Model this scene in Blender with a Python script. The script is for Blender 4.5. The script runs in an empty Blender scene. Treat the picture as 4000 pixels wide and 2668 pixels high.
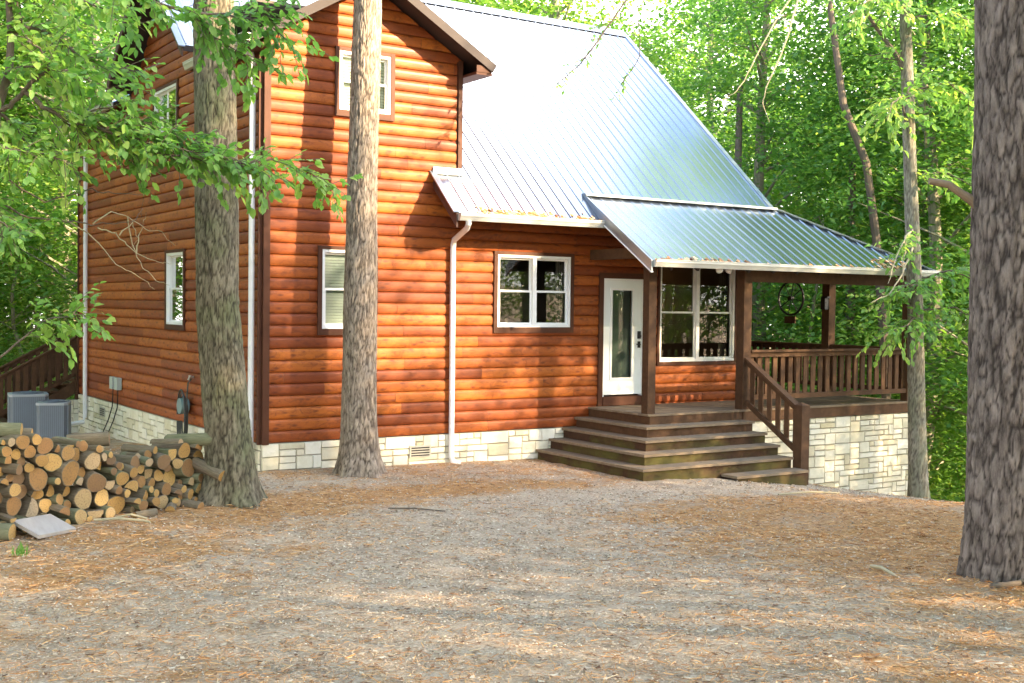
import bpy, math, random
import numpy as np
from mathutils import Vector, Matrix, noise

# ------------------------------------------------------------------ camera, sky, sun, exposure
sc = bpy.context.scene
COL = sc.collection
cam_d = bpy.data.cameras.new('camera')
cam = bpy.data.objects.new('camera', cam_d); COL.objects.link(cam)
CAM = Vector((-6.816, -17.383, 2.617))
F_PX = 4664.07
yaw, pitch, roll = 0.580561343, 0.0300624530, 0.0127370187
fw = Vector((math.sin(yaw) * math.cos(pitch), math.cos(yaw) * math.cos(pitch), -math.sin(pitch)))
rt = Vector((math.cos(yaw), -math.sin(yaw), 0))
dn = fw.cross(rt)
rt2 = math.cos(roll) * rt - math.sin(roll) * dn
dn2 = math.sin(roll) * rt + math.cos(roll) * dn
m = Matrix((rt2, -dn2, -fw)).transposed().to_4x4()
m.translation = CAM
cam.matrix_world = m
cam_d.sensor_fit = 'HORIZONTAL'; cam_d.sensor_width = 36.0
cam_d.lens = 36.0 * F_PX / 4000.0
cam_d.clip_start = 0.05; cam_d.clip_end = 1000
sc.camera = cam

TO_SUN = Vector((0.52, -0.80, 0.38)).normalized()
sun_el = math.asin(TO_SUN.z)
sun_az = math.atan2(TO_SUN.x, TO_SUN.y)
sd = bpy.data.lights.new('sun', 'SUN'); sd.energy = 3.0; sd.angle = math.radians(0.6); sd.color = (1.0, 0.76, 0.46)
sun = bpy.data.objects.new('sun', sd); COL.objects.link(sun)
sun.rotation_euler = (-TO_SUN).to_track_quat('-Z', 'Y').to_euler()

w = bpy.data.worlds.new('World'); sc.world = w; w.use_nodes = True
nt = w.node_tree; nt.nodes.clear()
def N(t, kind, **kw):
    n = t.nodes.new(kind)
    for k_, v in kw.items(): setattr(n, k_, v)
    return n
sky = N(nt, 'ShaderNodeTexSky', sky_type='NISHITA', sun_disc=False, sun_elevation=sun_el, sun_rotation=sun_az, air_density=1.0, dust_density=1.5, ozone_density=1.2)
tc = N(nt, 'ShaderNodeTexCoord')
cl = N(nt, 'ShaderNodeTexNoise'); cl.inputs['Scale'].default_value = 2.2; cl.inputs['Detail'].default_value = 7; cl.inputs['Roughness'].default_value = 0.55
mp = N(nt, 'ShaderNodeMapping'); mp.inputs['Scale'].default_value = (1, 1, 1.6); mp.inputs['Location'].default_value = (0.3, 0.1, 0.35)
cr = N(nt, 'ShaderNodeValToRGB'); cr.color_ramp.elements[0].position = 0.46; cr.color_ramp.elements[1].position = 0.68
mx = N(nt, 'ShaderNodeMixRGB'); mx.inputs['Color2'].default_value = (7.0, 6.6, 6.3, 1)
bg = N(nt, 'ShaderNodeBackground'); bg.inputs['Strength'].default_value = 0.13
wo = N(nt, 'ShaderNodeOutputWorld')
L = nt.links.new
L(tc.outputs['Generated'], mp.inputs['Vector']); L(mp.outputs['Vector'], cl.inputs['Vector'])
def wm(op, a, b=None):
    x = N(nt, 'ShaderNodeMath', operation=op)
    for i_, v in enumerate((a, b)):
        if v is None: continue
        if isinstance(v, (int, float)): x.inputs[i_].default_value = v
        else: L(v, x.inputs[i_])
    return x.outputs[0]
vd = N(nt, 'ShaderNodeVectorMath', operation='DISTANCE'); vd.inputs[1].default_value = (0.46, 0.29, 0.84)      # a bright cloud bank overhead
L(tc.outputs['Generated'], vd.inputs[0])
sp = N(nt, 'ShaderNodeSeparateXYZ'); L(tc.outputs['Generated'], sp.inputs[0])
bank = wm('MAXIMUM', wm('MULTIPLY', wm('SUBTRACT', 0.175, vd.outputs['Value']), 4.5), wm('MULTIPLY', wm('SUBTRACT', 0.36, sp.outputs['Z']), 3.0))   # and a bright veil near the horizon
bank = wm('MAXIMUM', bank, -0.10)
L(wm('ADD', bank, cl.outputs['Fac']), cr.inputs['Fac'])
L(cr.outputs['Color'], mx.inputs['Fac']); L(sky.outputs['Color'], mx.inputs['Color1']); L(mx.outputs['Color'], bg.inputs['Color']); L(bg.outputs['Background'], wo.inputs['Surface'])

sc.view_settings.view_transform = 'Standard'; sc.view_settings.look = 'None'
sc.view_settings.exposure = 3.2; sc.view_settings.gamma = 1.0; sc.view_settings.use_curve_mapping = False
sc.render.engine = 'CYCLES'
sc.cycles.max_bounces = 8; sc.cycles.diffuse_bounces = 4; sc.cycles.glossy_bounces = 3; sc.cycles.transmission_bounces = 4; sc.cycles.transparent_max_bounces = 8
sc.cycles.use_denoising = True
sc.cycles.sample_clamp_indirect = 6.0

rng = np.random.default_rng(7)
random.seed(7)

# ------------------------------------------------------------------ object helpers
def link(o, parent=None):
    COL.objects.link(o)
    if parent is not None: o.parent = parent
    return o
def tag(o, label=None, cat=None, group=None, kind=None):
    if label: o['label'] = label
    if cat: o['category'] = cat
    if group: o['group'] = group
    if kind: o['kind'] = kind
    return o
def empty(name, loc, label, cat, group=None):
    o = bpy.data.objects.new(name, None); o.location = loc; o.empty_display_size = 0.2
    link(o); return tag(o, label, cat, group)
def place(o, parent):
    """mesh coordinates are world coordinates: cancel the parent's offset"""
    if parent is not None:
        p = Vector((0, 0, 0)); q = parent
        while q is not None: p += q.location; q = q.parent
        o.location = -p
    return o

class MB:
    def __init__(s): s.v = []; s.f = []; s.tone = []; s.uv = []; s.mi = []; s.mat = 0
    def face(s, pts, tone=0.5, uvs=None):
        b = len(s.v); s.v += [tuple(p) for p in pts]; s.f.append(tuple(range(b, b + len(pts))))
        s.tone += [tone] * len(pts); s.mi.append(s.mat)
        s.uv += uvs if uvs else [(0, 0)] * len(pts)
    def box(s, a, b, tone=0.5, M=None):
        x0, y0, z0 = a; x1, y1, z1 = b
        P = [Vector(p) for p in ((x0,y0,z0),(x1,y0,z0),(x1,y1,z0),(x0,y1,z0),(x0,y0,z1),(x1,y0,z1),(x1,y1,z1),(x0,y1,z1))]
        if M is not None: P = [M @ p for p in P]
        for q in ((0,3,2,1),(4,5,6,7),(0,1,5,4),(1,2,6,5),(2,3,7,6),(3,0,4,7)):
            s.face([P[i] for i in q], tone)
    def beam(s, p, q, w_, h_, tone=0.5, up=(0, 0, 1)):
        p = Vector(p); q = Vector(q); d = (q - p); l = d.length; d.normalize()
        side = d.cross(Vector(up))
        if side.length < 1e-4: side = d.cross(Vector((0, 1, 0)))
        side.normalize(); u = side.cross(d)
        M = Matrix((d, side, u)).transposed().to_4x4(); M.translation = p
        s.box((0, -w_ / 2, -h_ / 2), (l, w_ / 2, h_ / 2), tone, M)
    def tube(s, pts, rad, seg=8, tone=0.5, cap=True):
        pts = [Vector(p) for p in pts]; n = len(pts)
        if np.isscalar(rad): rad = [rad] * n
        ring = []; ref = Vector((0.3, 0.2, 1)).normalized()
        for i in range(n):
            d = (pts[min(i + 1, n - 1)] - pts[max(i - 1, 0)]).normalized()
            a = d.cross(ref)
            if a.length < 0.05: a = d.cross(Vector((1, 0, 0)))
            a.normalize(); b = d.cross(a)
            ring.append([pts[i] + (a * math.cos(t) + b * math.sin(t)) * rad[i] for t in [2 * math.pi * j / seg for j in range(seg)]])
        for i in range(n - 1):
            for j in range(seg):
                j2 = (j + 1) % seg
                s.face([ring[i][j], ring[i][j2], ring[i + 1][j2], ring[i + 1][j]], tone)
        if cap:
            s.face(ring[0][::-1], tone); s.face(ring[-1], tone)
    def build(s, name, mats, parent=None, smooth=False, weld=False):
        me = bpy.data.meshes.new(name)
        me.from_pydata(s.v, [], s.f)
        if not isinstance(mats, (list, tuple)): mats = [mats]
        for m_ in mats: me.materials.append(m_)
        at = me.attributes.new('tone', 'FLOAT', 'POINT'); at.data.foreach_set('value', s.tone)
        uv = me.uv_layers.new(name='UVMap'); uv.data.foreach_set('uv', [c for p in s.uv for c in p])
        me.polygons.foreach_set('material_index', s.mi)
        if weld:
            import bmesh
            bm = bmesh.new(); bm.from_mesh(me); bmesh.ops.remove_doubles(bm, verts=bm.verts, dist=0.0008); bmesh.ops.recalc_face_normals(bm, faces=bm.faces); bm.to_mesh(me); bm.free()
        if smooth: me.polygons.foreach_set('use_smooth', [True] * len(me.polygons))
        me.update()
        o = bpy.data.objects.new(name, me); link(o, parent); place(o, parent)
        return o

def np_mesh(name, V, F, mats, tone=None, attrs=None, smooth=False, mi=None):
    """V (n,3), F (m,k) constant k"""
    me = bpy.data.meshes.new(name)
    n, (mf, k_) = len(V), F.shape
    me.vertices.add(n); me.vertices.foreach_set('co', np.ascontiguousarray(V, dtype=np.float32).ravel())
    me.loops.add(mf * k_); me.loops.foreach_set('vertex_index', F.astype(np.int32).ravel())
    me.polygons.add(mf); me.polygons.foreach_set('loop_start', np.arange(0, mf * k_, k_, dtype=np.int32))
    if not isinstance(mats, (list, tuple)): mats = [mats]
    for m_ in mats: me.materials.append(m_)
    if mi is not None: me.polygons.foreach_set('material_index', np.asarray(mi, dtype=np.int32))
    for nm, a in [('tone', tone)] + list((attrs or {}).items()):
        if a is None: continue
        at = me.attributes.new(nm, 'FLOAT', 'POINT'); at.data.foreach_set('value', np.asarray(a, dtype=np.float32))
    if smooth: me.polygons.foreach_set('use_smooth', np.ones(mf, dtype=bool))
    me.update(calc_edges=True); me.validate()
    return me

# ------------------------------------------------------------------ materials
def mat(name, base=(0.5, 0.5, 0.5), rough=0.6, metal=0.0, spec=0.5, coat=0.0):
    m_ = bpy.data.materials.new(name); m_.use_nodes = True
    b = m_.node_tree.nodes['Principled BSDF']
    b.inputs['Base Color'].default_value = (*base, 1); b.inputs['Roughness'].default_value = rough
    b.inputs['Metallic'].default_value = metal; b.inputs['Specular IOR Level'].default_value = spec
    b.inputs['Coat Weight'].default_value = coat; b.inputs['Coat Roughness'].default_value = 0.25
    return m_, m_.node_tree, b
def ramp(t, stops, fac=None):
    r = N(t, 'ShaderNodeValToRGB'); e = r.color_ramp.elements
    e[0].position, e[0].color = stops[0][0], (*stops[0][1], 1)
    e[1].position, e[1].color = stops[-1][0], (*stops[-1][1], 1)
    for p_, c_ in stops[1:-1]:
        x = e.new(p_); x.color = (*c_, 1)
    if fac is not None: t.links.new(fac, r.inputs['Fac'])
    return r
def noise_n(t, scale, detail=4, rough=0.55, vec=None, stretch=None, dist=0.0, coord='Object'):
    n_ = N(t, 'ShaderNodeTexNoise'); n_.inputs['Scale'].default_value = scale; n_.inputs['Detail'].default_value = detail
    n_.inputs['Roughness'].default_value = rough; n_.inputs['Distortion'].default_value = dist
    if vec is None: vec = N(t, 'ShaderNodeTexCoord').outputs[coord]
    if stretch:
        mp_ = N(t, 'ShaderNodeMapping'); mp_.inputs['Scale'].default_value = stretch; t.links.new(vec, mp_.inputs['Vector']); vec = mp_.outputs['Vector']
    t.links.new(vec, n_.inputs['Vector'])
    return n_
def attr(t, name='tone'):
    return N(t, 'ShaderNodeAttribute', attribute_name=name).outputs['Fac']
def mixc(t, a, b, fac, mode='MIX'):
    x = N(t, 'ShaderNodeMixRGB', blend_type=mode)
    for s_, v in (('Color1', a), ('Color2', b), ('Fac', fac)):
        if isinstance(v, (tuple, list)): x.inputs[s_].default_value = (*v, 1)
        elif isinstance(v, (int, float)): x.inputs[s_].default_value = v
        else: t.links.new(v, x.inputs[s_])
    return x.outputs['Color']
def math_n(t, op, a, b=None):
    x = N(t, 'ShaderNodeMath', operation=op)
    for i_, v in enumerate((a, b)):
        if v is None: continue
        if isinstance(v, (int, float)): x.inputs[i_].default_value = v
        else: t.links.new(v, x.inputs[i_])
    return x.outputs[0]
def bump(t, b, h, strength=0.3, dist=0.02):
    x = N(t, 'ShaderNodeBump'); x.inputs['Strength'].default_value = strength; x.inputs['Distance'].default_value = dist
    t.links.new(h, x.inputs['Height']); t.links.new(x.outputs['Normal'], b.inputs['Normal'])

def siding_mat():
    m_, t, b = mat('stained_log_siding', rough=0.58, coat=0.06, spec=0.28)
    uv = N(t, 'ShaderNodeTexCoord').outputs['UV']
    g = noise_n(t, 1.0, 6, 0.6, uv, (2.2, 26, 1), 0.6)
    g2 = noise_n(t, 1.0, 3, 0.5, uv, (1.3, 4.0, 1), 0.3)
    c = ramp(t, [(0.0, (0.080, 0.016, 0.006)), (0.35, (0.20, 0.043, 0.009)), (0.62, (0.33, 0.083, 0.013)), (1.0, (0.52, 0.165, 0.021))])
    tn = math_n(t, 'ADD', math_n(t, 'MULTIPLY', attr(t), 0.42), math_n(t, 'MULTIPLY', g.outputs['Fac'], 0.33))
    tn = math_n(t, 'ADD', tn, math_n(t, 'MULTIPLY', g2.outputs['Fac'], 0.26))
    t.links.new(tn, c.inputs['Fac'])
    v = N(t, 'ShaderNodeTexVoronoi', voronoi_dimensions='2D'); v.inputs['Scale'].default_value = 1.0
    mp_ = N(t, 'ShaderNodeMapping'); mp_.inputs['Scale'].default_value = (2.1, 5.5, 1); t.links.new(uv, mp_.inputs['Vector']); t.links.new(mp_.outputs['Vector'], v.inputs['Vector'])
    kn = ramp(t, [(0.03, (1, 1, 1)), (0.15, (0, 0, 0))], v.outputs['Distance'])
    g3 = noise_n(t, 1.0, 5, 0.7, uv, (5.0, 9.0, 1), 1.2)
    bl = ramp(t, [(0.47, (0, 0, 0)), (0.66, (1, 1, 1))], g3.outputs['Fac'])
    # blurry darker stain blotches round the knots, stretched along the grain
    col = mixc(t, c.outputs['Color'], (0.10, 0.020, 0.008), math_n(t, 'MULTIPLY', kn.outputs['Color'], 0.8))
    col = mixc(t, col, (0.11, 0.024, 0.009), math_n(t, 'MULTIPLY', bl.outputs['Color'], 0.62))
    t.links.new(col, b.inputs['Base Color'])
    bump(t, b, g.outputs['Fac'], 0.25, 0.004)
    return m_
def wood_mat(name, c0, c1, rough=0.7, moss=False, stretch=(3, 3, 3), coat=0.0):
    m_, t, b = mat(name, rough=rough, coat=0, spec=0.2)
    n1 = noise_n(t, 3.0, 6, 0.65, stretch=stretch)
    n2 = noise_n(t, 1.3, 3, 0.5)
    f = math_n(t, 'ADD', math_n(t, 'MULTIPLY', n1.outputs['Fac'], 0.55), math_n(t, 'MULTIPLY', n2.outputs['Fac'], 0.25))
    f = math_n(t, 'ADD', f, math_n(t, 'MULTIPLY', attr(t), 0.25))
    c = ramp(t, [(0.25, c0), (0.8, c1)], f).outputs['Color']
    if moss:
        n3 = noise_n(t, 1.6, 4, 0.6, stretch=(0.6, 1, 1.6))
        mk = ramp(t, [(0.42, (0, 0, 0)), (0.62, (1, 1, 1))], n3.outputs['Fac'])
        c = mixc(t, c, (0.10, 0.10, 0.024), math_n(t, 'MULTIPLY', mk.outputs['Color'], 0.65))
    t.links.new(c, b.inputs['Base Color'])
    bump(t, b, n1.outputs['Fac'], 0.35, 0.006)
    return m_
def simple(name, base, rough=0.5, metal=0.0, var=0.12, scale=6, spec=0.5, bumps=0.0):
    m_, t, b = mat(name, base, rough, metal, spec)
    n1 = noise_n(t, scale, 5, 0.6)
    c = mixc(t, tuple(x * (1 - var) for x in base), tuple(min(1, x * (1 + var)) for x in base), n1.outputs['Fac'])
    t.links.new(c, b.inputs['Base Color'])
    if bumps: bump(t, b, n1.outputs['Fac'], bumps, 0.01)
    return m_
def roof_mat():
    m_, t, b = mat('galvanised_roof_metal', (0.72, 0.76, 0.80), 0.30, 1.0)
    n1 = noise_n(t, 0.8, 5, 0.6, stretch=(1.2, 0.35, 0.35)); n2 = noise_n(t, 60, 2, 0.5)
    c = mixc(t, (0.37, 0.40, 0.44), (0.50, 0.53, 0.57), n1.outputs['Fac'])
    rg = N(t, 'ShaderNodeMapRange'); rg.inputs['To Min'].default_value = 0.17; rg.inputs['To Max'].default_value = 0.30
    t.links.new(n1.outputs['Fac'], rg.inputs['Value']); t.links.new(rg.outputs['Result'], b.inputs['Roughness'])
    t.links.new(c, b.inputs['Base Color']); bump(t, b, n2.outputs['Fac'], 0.06, 0.002)
    return m_
def stone_mat():
    m_, t, b = mat('cream_limestone', rough=0.85)
    n1 = noise_n(t, 9, 6, 0.65); n2 = noise_n(t, 2.0, 3, 0.5)
    f = math_n(t, 'ADD', math_n(t, 'MULTIPLY', attr(t), 0.6), math_n(t, 'MULTIPLY', n2.outputs['Fac'], 0.45))
    c = ramp(t, [(0.15, (0.56, 0.50, 0.34)), (0.5, (0.74, 0.70, 0.57)), (0.9, (0.82, 0.80, 0.72))], f).outputs['Color']
    c = mixc(t, c, mixc(t, c, (0.72, 0.68, 0.58), 1.0, 'MULTIPLY'), math_n(t, 'SUBTRACT', n1.outputs['Fac'], 0.25))
    t.links.new(c, b.inputs['Base Color']); bump(t, b, n1.outputs['Fac'], 0.8, 0.02)
    return m_
def bark_mat(name, plate0, plate1, crack, tint=None):
    m_, t, b = mat(name, rough=0.92, spec=0.2)
    n1 = noise_n(t, 22, 6, 0.75, stretch=(1, 1, 0.28)); n2 = noise_n(t, 1.7, 4, 0.6)
    c = mixc(t, plate0, plate1, ramp(t, [(0.32, (0, 0, 0)), (0.68, (1, 1, 1))], math_n(t, 'ADD', math_n(t, 'MULTIPLY', n1.outputs['Fac'], 0.7), math_n(t, 'MULTIPLY', attr(t), 0.3))).outputs['Color'])
    if tint: 
        k_ = ramp(t, [(0.45, (0, 0, 0)), (0.65, (1, 1, 1))], n2.outputs['Fac'])
        c = mixc(t, c, tint, math_n(t, 'MULTIPLY', k_.outputs['Color'], 0.45))
    c = mixc(t, c, crack, attr(t, 'crack'))
    t.links.new(c, b.inputs['Base Color']); bump(t, b, n1.outputs['Fac'], 1.0, 0.02)
    return m_
def leaf_mat(name, c0, c1, c2, trans=0.45):
    m_ = bpy.data.materials.new(name); m_.use_nodes = True; t = m_.node_tree; t.nodes.clear()
    out = N(t, 'ShaderNodeOutputMaterial')
    oi = N(t, 'ShaderNodeObjectInfo')
    f = math_n(t, 'ADD', math_n(t, 'MULTIPLY', attr(t), 0.7), math_n(t, 'MULTIPLY', oi.outputs['Random'], 0.3))
    c = ramp(t, [(0.0, c0), (0.5, c1), (1.0, c2)], f).outputs['Color']
    d = N(t, 'ShaderNodeBsdfPrincipled'); d.inputs['Roughness'].default_value = 0.45; d.inputs['Specular IOR Level'].default_value = 0.35
    tr = N(t, 'ShaderNodeBsdfTranslucent')
    ms = N(t, 'ShaderNodeMixShader'); ms.inputs['Fac'].default_value = trans
    t.links.new(c, d.inputs['Base Color'])
    t.links.new(mixc(t, c, (1.25, 1.35, 0.60), 1.0, 'MULTIPLY'), tr.inputs['Color'])
    t.links.new(d.outputs[0], ms.inputs[1]); t.links.new(tr.outputs[0], ms.inputs[2]); t.links.new(ms.outputs[0], out.inputs['Surface'])
    return m_
def glass_mat():
    m_ = bpy.data.materials.new('window_glass'); m_.use_nodes = True; t = m_.node_tree; t.nodes.clear()
    out = N(t, 'ShaderNodeOutputMaterial'); tr = N(t, 'ShaderNodeBsdfTransparent'); tr.inputs['Color'].default_value = (0.82, 0.88, 0.86, 1)
    gl = N(t, 'ShaderNodeBsdfGlossy'); gl.inputs['Roughness'].default_value = 0.015
    fr = N(t, 'ShaderNodeFresnel'); fr.inputs['IOR'].default_value = 1.5
    ms = N(t, 'ShaderNodeMixShader')
    t.links.new(math_n(t, 'ADD', fr.outputs[0], 0.04), ms.inputs['Fac']); t.links.new(tr.outputs[0], ms.inputs[1]); t.links.new(gl.outputs[0], ms.inputs[2]); t.links.new(ms.outputs[0], out.inputs['Surface'])
    return m_
def ground_mat():
    m_, t, b = mat('forest_ground', rough=0.95, spec=0.15)
    co = N(t, 'ShaderNodeTexCoord').outputs['Object']
    straw = attr(t, 'straw')
    n1 = noise_n(t, 30, 6, 0.75, co); n2 = noise_n(t, 1.1, 4, 0.6, co, dist=0.4); n3 = noise_n(t, 6, 5, 0.7, co)
    grav = ramp(t, [(0.3, (0.24, 0.172, 0.117)), (0.5, (0.46, 0.355, 0.252)), (0.7, (0.66, 0.54, 0.41))], n1.outputs['Fac']).outputs['Color']
    needle = ramp(t, [(0.3, (0.20, 0.10, 0.043)), (0.5, (0.46, 0.25, 0.105)), (0.72, (0.64, 0.41, 0.205))], n1.outputs['Fac']).outputs['Color']
    k_ = math_n(t, 'ADD', straw, math_n(t, 'MULTIPLY', math_n(t, 'SUBTRACT', n2.outputs['Fac'], 0.5), 1.6))
    k_ = math_n(t, 'ADD', k_, math_n(t, 'MULTIPLY', math_n(t, 'SUBTRACT', n3.outputs['Fac'], 0.5), 0.9))
    kk = ramp(t, [(0.35, (0, 0, 0)), (0.65, (1, 1, 1))], k_)
    base = mixc(t, grav, needle, kk.outputs['Color'])
    n4 = noise_n(t, 0.55, 4, 0.6, co, dist=0.8); n5 = noise_n(t, 2.6, 5, 0.7, co, dist=0.5)
    base = mixc(t, base, (0.155, 0.105, 0.070), ramp(t, [(0.50, (0, 0, 0)), (0.72, (0.55, 0.55, 0.55))], n5.outputs['Fac']).outputs['Color'])   # damp humus patches
    base = mixc(t, base, (0.52, 0.42, 0.315), ramp(t, [(0.52, (0, 0, 0)), (0.70, (0.5, 0.5, 0.5))], n4.outputs['Fac']).outputs['Color'])       # pale worn patches
    t.links.new(base, b.inputs['Base Color'])
    bump(t, b, n1.outputs['Fac'], 0.9, 0.03)
    return m_
def litter_mat(name, stops, rough=0.9):
    m_, t, b = mat(name, rough=rough, spec=0.25)
    t.links.new(ramp(t, stops, attr(t)).outputs['Color'], b.inputs['Base Color'])
    return m_

M_SIDE = siding_mat()
M_TRIM = wood_mat('dark_stained_trim', (0.042, 0.016, 0.009), (0.110, 0.040, 0.021), 0.6, stretch=(1, 1, 1), coat=0.1)
M_DECK = wood_mat('weathered_deck_wood', (0.036, 0.018, 0.009), (0.125, 0.065, 0.033), 0.75)
M_TREAD = wood_mat('grey_worn_tread', (0.11, 0.078, 0.050), (0.29, 0.22, 0.15), 0.8, stretch=(1.5, 6, 3))
M_RISER = wood_mat('mossy_riser', (0.032, 0.016, 0.010), (0.085, 0.045, 0.024), 0.8, moss=True)
M_ROOF = roof_mat()
M_FLASH = simple('roof_flashing', (0.36, 0.40, 0.45), 0.38, 0.9, 0.08)
M_GUT = simple('aluminium_gutter', (0.50, 0.50, 0.47), 0.45, 0.3, 0.10, 3)
M_WHITE = simple('white_vinyl', (0.78, 0.78, 0.78), 0.4, 0, 0.04)
M_DSP = simple('white_downspout', (0.72, 0.72, 0.74), 0.4, 0, 0.06, 4)
M_DOOR = simple('white_door_paint', (0.74, 0.78, 0.78), 0.45, 0, 0.04)
M_BLACK = simple('black_metal', (0.015, 0.015, 0.017), 0.4, 0.3, 0.2)
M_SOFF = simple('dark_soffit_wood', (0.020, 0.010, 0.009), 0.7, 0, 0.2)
M_FASC = wood_mat('brown_fascia', (0.055, 0.028, 0.023), (0.11, 0.060, 0.050), 0.6)
M_STONE = stone_mat()
M_MORT = simple('grey_mortar', (0.33, 0.30, 0.24), 0.95, 0, 0.2, 12)
M_GLASS = glass_mat()
M_BLIND = simple('pale_window_blind', (0.40, 0.45, 0.45), 0.6, 0, 0.06, 3)
M_BLINDW = simple('white_window_blind', (0.62, 0.64, 0.60), 0.6, 0, 0.06, 3)
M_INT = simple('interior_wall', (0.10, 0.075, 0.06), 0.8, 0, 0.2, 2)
M_BARK = bark_mat('pine_bark', (0.15, 0.115, 0.088), (0.43, 0.355, 0.28), (0.070, 0.052, 0.040))
M_BARKG = bark_mat('lichened_pine_bark', (0.085, 0.070, 0.047), (0.25, 0.22, 0.155), (0.034, 0.028, 0.019), (0.13, 0.16, 0.065))
M_BARKD = bark_mat('grey_pine_bark', (0.060, 0.047, 0.041), (0.27, 0.225, 0.20), (0.026, 0.020, 0.018))
M_BARKT = bark_mat('pale_oak_bark', (0.15, 0.135, 0.10), (0.36, 0.33, 0.265), (0.09, 0.075, 0.06), (0.17, 0.20, 0.11))
M_TWIG = simple('grey_brown_branch', (0.11, 0.085, 0.065), 0.9, 0, 0.3, 8)
M_PALE = simple('pale_bare_twig', (0.36, 0.31, 0.20), 0.85, 0, 0.2, 8)
M_LEAF = leaf_mat('young_elm_leaf', (0.085, 0.20, 0.07), (0.20, 0.38, 0.10), (0.46, 0.55, 0.16), 0.55)
M_LEAFF = leaf_mat('forest_leaf', (0.062, 0.165, 0.060), (0.17, 0.33, 0.085), (0.46, 0.54, 0.15), 0.52)
M_LEAFP = leaf_mat('pine_needles', (0.020, 0.05, 0.018), (0.045, 0.10, 0.025), (0.09, 0.15, 0.04), 0.3)
M_GROUND = ground_mat()
M_STRAW = litter_mat('pine_straw', [(0.0, (0.15, 0.064, 0.026)), (0.45, (0.44, 0.215, 0.082)), (0.8, (0.65, 0.39, 0.175)), (1.0, (0.72, 0.58, 0.40))])
M_CHIP = litter_mat('gravel_chips', [(0.0, (0.18, 0.135, 0.095)), (0.5, (0.45, 0.355, 0.26)), (0.85, (0.66, 0.555, 0.44)), (1.0, (0.82, 0.76, 0.66))], 0.8)
M_CUT = None

# ------------------------------------------------------------------ terrain
def softplus(t): return np.logaddexp(0.0, t)
def height(x, y):
    x = np.asarray(x, dtype=float); y = np.asarray(y, dtype=float)
    att = 0.30 + 0.70 / (1 + np.exp(-(y + 6.8) / 1.2))
    h = 0.03 - 0.19 * softplus(x - 7.2) * att - 0.020 * np.clip(x, 0, 6)
    h = h - 0.62 * (softplus((x - 14.6) * 1.6) / 1.6) * np.clip((y + 14) / 10, 0, 1)
    h = h + 0.065 * softplus(-(y + 7.0))
    h = h - 0.05 * softplus(y - 1.5) * (x < 0.05) - 0.05 * softplus(y - 12) * (x >= 0.05)
    h = h + 0.05 * np.exp(-((x - 7.0) / 2.6) ** 2 - ((y + 7.6) / 1.5) ** 2)
    h = h + 0.04 * np.exp(-((x - 2.7) / 0.8) ** 2 - ((y + 10.95) / 0.8) ** 2)
    h = h + 0.05 * np.exp(-((x + 1.4) / 0.8) ** 2 - ((y + 2.6) / 0.8) ** 2)
    near = np.clip(1.6 - (abs(x - 5.5) / 9 + abs(y - 1) / 3.5), 0, 1)
    h = h + (1 - near) * 0.035 * (np.sin(x * 1.7 + 0.6 * np.sin(y * 1.3)) * np.sin(y * 1.1 + x * 0.4))
    return np.maximum(h, -9.0)
def strawness(x, y):
    x = np.asarray(x, dtype=float); y = np.asarray(y, dtype=float)
    g = lambda cx, cy, sx, sy: np.exp(-((x - cx) / sx) ** 2 - ((y - cy) / sy) ** 2)
    s_ = 0.42 + 0.75 * g(6.6, -7.0, 3.6, 1.9) + 0.45 * g(-0.6, -3.2, 2.2, 0.9) + 0.5 * g(3.8, -10.3, 2.6, 2.2) + 0.30 * g(-3.5, -5.0, 2.5, 1.6) + 0.45 * g(2.4, -2.9, 2.6, 0.5)
    s_ = s_ - 0.75 * g(6.0, -3.9, 4.5, 0.75) - 0.4 * g(11, -3.9, 4, 1.1) - 0.45 * g(-1.2, -8.5, 2.6, 3.0) - 0.25 * g(0.6, -5.6, 2, 1.2)
    return np.clip(s_, 0, 1)
def hz(x, y): return float(height(x, y))

def make_ground():
    def axis(lo, hi, a, b, fine, coarse):
        mid = np.arange(a, b, fine)
        left = a - np.cumsum(np.geomspace(fine, coarse, 34)); left = left[left > lo]
        right = b + np.cumsum(np.geomspace(fine, coarse, 34)); right = right[right < hi]
        return np.concatenate([[lo], left[::-1], mid, right, [hi]])
    xs = axis(-400, 400, -9, 16, 0.07, 40); ys = axis(-400, 400, -14, 2, 0.07, 40)
    X, Y = np.meshgrid(xs, ys); Z = height(X, Y)
    V = np.stack([X.ravel(), Y.ravel(), Z.ravel()], 1)
    nx, ny = len(xs), len(ys)
    i = np.arange(nx - 1)[None, :] + np.arange(ny - 1)[:, None] * nx; i = i.ravel()
    Fc = np.stack([i, i + 1, i + 1 + nx, i + nx], 1)
    # little lumps of needles and stones
    inner = (V[:, 0] > -9) & (V[:, 0] < 16) & (V[:, 1] > -14) & (V[:, 1] < 0)
    jit = np.array([noise.noise(Vector((p[0] * 3.1, p[1] * 3.1, 0))) * 0.018 + noise.noise(Vector((p[0] * 11, p[1] * 11, 3))) * 0.008 for p in V[inner]])
    V[inner, 2] += jit
    me = np_mesh('ground', V, Fc, M_GROUND, attrs={'straw': strawness(V[:, 0], V[:, 1])}, smooth=True)
    o = bpy.data.objects.new('ground', me); link(o); tag(o, kind='structure')
make_ground()

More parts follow.
